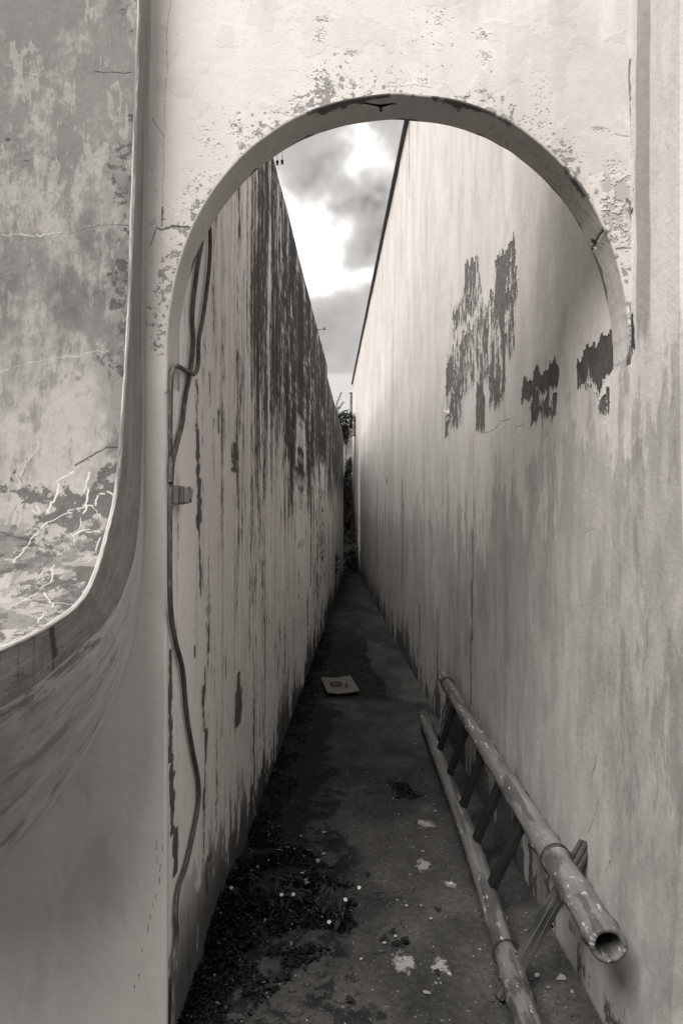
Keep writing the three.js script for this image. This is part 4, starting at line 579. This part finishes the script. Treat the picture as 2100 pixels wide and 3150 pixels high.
// ---------------------------------------------------------------- weeds, moss, litter
const flr = (px, py) => { const d = EYE * F / (py - 1575); return [(px - 1050) * d / F, 0, -d]; };
{
  // moss, dead leaves and dirt along the left wall foot
  const lg = leafGeo(.020, .012, .5), N = 12000, im = new THREE.InstancedMesh(lg, (() => { const m = plain(1, .9); m.color.setRGB(1, 1, 1); m.side = THREE.DoubleSide; return m; })(), N), M4 = new THREE.Matrix4(), Q = new THREE.Quaternion(), E = new THREE.Euler(), col = new THREE.Color();
  let k = 0; while (k < N) { const near = rnd() < .55, d = near ? 3.15 + (rnd() + rnd() - 1) * .75 : 2.3 + rnd() ** 1.6 * 8, wid = near ? .44 * Math.exp(-(((d - 3.15) / .55) ** 2)) + .12 : .10 + .10 * fbm(d * 1.7, 3, 3), u = rnd() ** 1.5, x = xL(d) + .01 + u * wid; if (fbm(x * 9 + 2, d * 9, 3) < .40 + .1 * u) continue; const hgt = near ? .07 * (1 - u) * Math.exp(-(((d - 3.15) / .5) ** 2)) : .02 * (1 - u); E.set(rr(-.9, .5), rr(0, 6.28), rr(-.4, .4)); Q.setFromEuler(E); const s = rr(.4, 1.25) * (near ? 1 : .8); M4.compose(new THREE.Vector3(x, .006 + rnd() * hgt, -d), Q, new THREE.Vector3(s, s, s)); im.setMatrixAt(k, M4); const a = rnd() < .03 ? rr(.08, .2) : rr(.004, .014); col.setRGB(a, a * .96, a * .88); im.setColorAt(k, col); k++; }
  im.name = numbered('leaf_litter'); im.castShadow = im.receiveShadow = true; scene.add(im); tag(im, 'black moss and rotting leaf litter along the left wall foot', 'leaf litter', null, 'stuff');
  // grit
  const gg = new THREE.IcosahedronGeometry(.0035, 0), G = 2600, gm = new THREE.InstancedMesh(gg, im.material.clone(), G);
  for (let i = 0; i < G; i++) { const d = 2.25 + rnd() ** 1.7 * 6, x = mix(xL(d) + .05, xR(d) - .05, rnd()), s = rr(.3, 1.1) * (rnd() < .05 ? 1.9 : 1); E.set(rnd() * 6, rnd() * 6, 0); Q.setFromEuler(E); M4.compose(new THREE.Vector3(x, .0035, -d), Q, new THREE.Vector3(s, s * .5, s)); gm.setMatrixAt(i, M4); const a = rnd() < .2 ? rr(.15, .36) : rr(.02, .08); col.setRGB(a, a * .95, a * .88); gm.setColorAt(i, col); }
  gm.name = numbered('floor_grit'); gm.castShadow = gm.receiveShadow = true; scene.add(gm); tag(gm, 'pale grit and crumbs of plaster scattered over the floor', 'grit', null, 'stuff');
  // plaster flakes large enough to pick out
  const flakes = [[997, 2563, .02], [862, 2619, .022], [883, 2610, .03], [975, 2652, .03], [942, 2712, .022], [806, 2806, .024], [832, 2808, .02], [747, 2880, .022], [788, 2879, .018], [994, 2858, .014], [810, 3024, .02], [1186, 2893, .02], [1182, 2904, .016], [1216, 2884, .014], [1290, 2655, .026], [1300, 2622, .02], [1385, 2723, .03], [1338, 2498, .022], [1311, 3058, .022], [1380, 3000, .016], [1340, 3030, .012], [1725, 3012, .034], [1650, 3005, .026], [1685, 3042, .014], [1475, 2925, .012], [1110, 2955, .012], [925, 2575, .018], [1325, 2830, .016], [1250, 2790, .016], [1295, 2790, .014], [995, 2630, .024], [930, 2690, .024]];
  const fm = [.24, .34, .17].map((a) => plain(a, .9));
  flakes.forEach(([px, py, s], i) => { const n = 6 + (i % 3), sh = new THREE.Shape(); for (let j = 0; j < n; j++) { const a = j / n * 6.283, r = s * .5 * rr(.55, 1.1); j ? sh.lineTo(Math.cos(a) * r * 1.3, Math.sin(a) * r) : sh.moveTo(Math.cos(a) * r * 1.3, Math.sin(a) * r); } const e = new THREE.ExtrudeGeometry(sh, { depth: .0025, bevelEnabled: false }); e.rotateX(-Math.PI / 2 + rr(-.25, .25)); e.rotateY(rr(0, 6)); const p = flr(px, py); const m = mesh('plaster_flake', e, fm[i % 3]); m.position.set(p[0], .005, p[2]); tag(m, px > 1600 ? 'pale plaster flake on the floor between the ladder poles' : px > 1260 && py < 2760 ? 'pale plaster flake beside the white patches near the lower ladder pole' : px > 1100 ? 'pale plaster flake on the bare near floor left of the ladder' : py < 2760 ? 'pale plaster flake on the floor beyond the flowering weeds' : 'pale plaster flake among the moss in front of the flowering weeds', 'flake', 'plaster flakes on the floor'); });
  const twigs = [[1345, 2438, .16, .1], [1150, 2440, .10, .3], [1160, 2750, .05, 0], [1165, 2935, .06, .1], [1270, 2740, .05, 1.2], [1020, 2560, .06, .4]];
  const tl = ['longest dark twig, lying close beside the lower ladder pole', 'dark twig in mid alley left of the black plant clump', 'short dark twig just right of the leafy weed', 'dark twig left of the black dead leaves near the front', 'short crooked twig between the weeds and the ladder', 'dark twig among the moss behind the weeds']; let ti = 0;
  for (const [px, py, L, a] of twigs) { const p = flr(px, py), m = mesh('twig', tube([[-L / 2, 0, 0], [0, .003, .006], [L / 2, 0, -.004]], .002, 10, 5).rotateY(a), stemMat); m.position.set(p[0], .007, p[2]); tag(m, tl[ti++], 'twig', 'twigs on the floor'); }
  const sc = thing('dead_plant_clump', flr(1235, 2440), 'black flattened plant clump lying on the floor in mid alley', 'dead plant'); const sl = []; for (let i = 0; i < 90; i++) sl.push([[rr(-.05, .05) + .03 * (i / 90), .004 + rnd() * .012, -.16 + i / 90 * .26], rr(.03, .07), rr(.008, .014), rr(-3, 3), rr(-.1, .25), 0]); mesh('dead_leaves', leaves(sl), plain(.012, .9), sc);
  const dl = [[1195, 2897, .03], [1212, 2878, .026], [1240, 2912, .034], [1256, 2906, .03], [1218, 2920, .034], [1135, 2692, .024], [1060, 3090, .03], [1335, 2995, .022]];
  const dll = ['black dead leaf, leftmost of the small cluster near the front', 'black dead leaf, farthest of the small cluster near the front', 'large black dead leaf in the middle of the cluster near the front', 'black dead leaf, rightmost of the cluster near the front', 'black dead leaf, nearest of the cluster at the front', 'lone black dead leaf on the floor beyond the leafy weed', 'lone black dead leaf on the crumbling floor nearest the camera', 'small black dead leaf beside the lower ladder pole near the front'];
  dl.forEach(([px, py, s], i) => { const p = flr(px, py), m = mesh('dead_leaf', leafGeo(s * 1.3, s, .3).rotateY(rr(0, 6)), plain(.02, .9)); m.material.side = THREE.DoubleSide; m.position.set(p[0], .014, p[2]); tag(m, dll[i], 'dead leaf', 'dead leaves on the floor'); });

  const petal = plain(.6, .6, [1, .98, .95]); petal.side = THREE.DoubleSide; const heart = plain(.3, .8);
  function flower(g, p, s = .0042) { const f = new THREE.Group(); f.name = 'flower'; f.position.set(...p); f.rotation.set(.7, rr(-1, 1), 0); g.add(f); for (let k = 0; k < 5; k++) { const q = new THREE.SphereGeometry(s * .62, 7, 5).scale(1, .35, 1.35).translate(0, 0, s * 1.15).rotateY(k * 1.2566); const m = new THREE.Mesh(q, petal); m.name = 'petal'; m.castShadow = m.receiveShadow = true; f.add(m); } const c = new THREE.Mesh(new THREE.SphereGeometry(s * .5, 7, 5), heart); c.name = 'flower_centre'; c.castShadow = c.receiveShadow = true; f.add(c); }
  function weed(label, base, stems, nl, ls, flowers) {
    const g = thing('weed', base, label, 'weed', 'weeds along the left wall'); const st = [], lf = [];
    for (const e of stems) { const c = new THREE.CatmullRomCurve3([new THREE.Vector3(0, 0, 0), new THREE.Vector3(e[0] * .4, e[1] * .62, e[2] * .4), new THREE.Vector3(...e)]); st.push(new THREE.TubeGeometry(c, 16, .0016, 5)); for (let k = 0; k < nl; k++) { const t = .3 + .7 * (k + 1) / nl, p = c.getPoint(t); for (let j = 0; j < (k === nl - 1 ? 4 : 2); j++) lf.push([[p.x, p.y, p.z], ls * rr(.7, 1.2), ls * rr(.32, .48), j * 3.14 + k * 1.4 + rr(-.5, .5), rr(-.3, .6), 0]); } }
    mesh('stems', mergeGeometries(st), stemMat, g); if (lf.length) mesh('leaves', leaves(lf), leafMats[2], g); for (const f of flowers) flower(g, f);
  }
  const w1 = flr(1010, 2850), rel = (b, px, py, d) => { const p = P(px, py, d); return [p.x - b[0], p.y - b[1], p.z - b[2]]; };
  weed('leafy weed with serrated dark leaves leaning out over the floor', w1, [rel(w1, 1095, 2725, 3.0), rel(w1, 1050, 2790, 3.0), rel(w1, 1020, 2730, 3.05), rel(w1, 1040, 2830, 2.95), rel(w1, 985, 2760, 3.0), rel(w1, 1000, 2720, 3.1)], 3, .04, [rel(w1, 1062, 2767, 2.98), rel(w1, 1012, 2836, 2.93), rel(w1, 1104, 2730, 3.0)]);
  const w2 = flr(880, 2800); weed('low dark weed patch carrying a white flower by the left wall', w2, [rel(w2, 868, 2756, 3.1), rel(w2, 905, 2750, 3.1), rel(w2, 940, 2740, 3.15), rel(w2, 850, 2700, 3.2), rel(w2, 830, 2770, 3.1), rel(w2, 900, 2700, 3.25)], 4, .045, [rel(w2, 866, 2752, 3.08), rel(w2, 902, 2751, 3.09)]);
  const w3 = flr(745, 2760); weed('weed rooted against the left wall with one white flower on its edge', w3, [rel(w3, 713, 2736, 3.12), rel(w3, 760, 2690, 3.2), rel(w3, 780, 2700, 3.2), rel(w3, 800, 2730, 3.15)], 4, .045, [rel(w3, 712, 2731, 3.1)]);
  const w4 = flr(735, 2640); weed('thin stalk with a nodding bud growing against the left wall', w4, [rel(w4, 714, 2630, 3.55), rel(w4, 728, 2577, 3.55)], 1, .03, [rel(w4, 729, 2576, 3.55)]);
  const w5 = flr(1024, 1830), s5 = []; for (let k = 0; k < 7; k++) s5.push([rr(-.02, .1), rr(.5, 1.05), rr(-.2, .2)]); weed('tall straggling weed standing where the left wall steps back', w5, s5, 7, .1, []);
  const gs = thing('grass_stalks', flr(822, 2440), 'two dry grass stalks leaning on the left wall', 'grass'); mesh('stalk', tube([[0, 0, 0], [-.012, .16, 0], [-.035, .42, .03]], .0013, 16, 4), stemMat, gs); mesh('stalk', tube([[-.01, 0, .01], [-.035, .09, .01], [-.08, .19, .03]], .0014, 12, 4), stemMat, gs); const gb = []; for (let k = 0; k < 40; k++) gb.push([[rr(-.03, .03), 0, rr(-.05, .05)], rr(0, 6.28), rr(.04, .12), rr(.2, .9), .003]); mesh('blades', blades(gb), leafMats[2], gs);
  const pl = rw(1381, 1262), cl = thing('wall_hook', [xR(pl[0]), pl[1] - .03, -pl[0]], 'tiny white hook fixed on the right wall under the dark patch', 'hook'); mesh('hook_plate', new RoundedBoxGeometry(.008, .03, .05, 1, .003).translate(-.006, .015, 0), plain(.75, .5), cl); mesh('hook_arm', tube([[-.008, .02, 0], [-.03, .015, 0], [-.034, .04, 0]], .005, 10, 6), plain(.75, .5), cl);
}

// ---------------------------------------------------------------- unseen buildings added around the forecourt to shade it
{
  const pm = surface(256, 256, (u, v, o) => { const n = fbm(u * 12, v * 12, 5); o.a = mix(.3, .42, n); o.h = n; }, { bump: .006 }), glass = plain(.04, .15), frame = plain(.35, .6);
  function shadeHouse(label, x0, x1, z0, z1, h, face) { const g = thing('added_building', [(x0 + x1) / 2, 0, (z0 + z1) / 2], label, 'building', 'added buildings around the forecourt'); const w = x1 - x0, l = z1 - z0; mesh('wall', new THREE.BoxGeometry(w, h, l).translate(0, h / 2, 0), pm, g); mesh('parapet', new RoundedBoxGeometry(w + .2, .18, l + .2, 2, .03).translate(0, h + .092, 0), frame, g);
    for (let k = -1; k <= 1; k++) { const fx = face === 'x' ? w / 2 : k * w / 4, fz = face === 'x' ? k * l / 4 : -l / 2; const wd = mesh('window', face === 'x' ? new RoundedBoxGeometry(.08, 1.2, 1.0, 1, .01).translate(fx + .01, h * .6, fz) : new RoundedBoxGeometry(1.0, 1.2, .08, 1, .01).translate(fx, h * .6, fz - .01), frame, g); mesh('pane', face === 'x' ? new THREE.BoxGeometry(.02, 1.06, .86).translate(fx + .05, h * .6, fz) : new THREE.BoxGeometry(.86, 1.06, .02).translate(fx, h * .6, fz - .05), glass, wd); } }
  shadeHouse('unseen plain building added on the left of the forecourt for shade', -9, -4.2, -2.2, 9, 6.2, 'x');
  shadeHouse('unseen plain building added behind the viewer for shade', -4, 9, 3.4, 9, 5.2, 'z');
}
renderer.render(scene, camera);
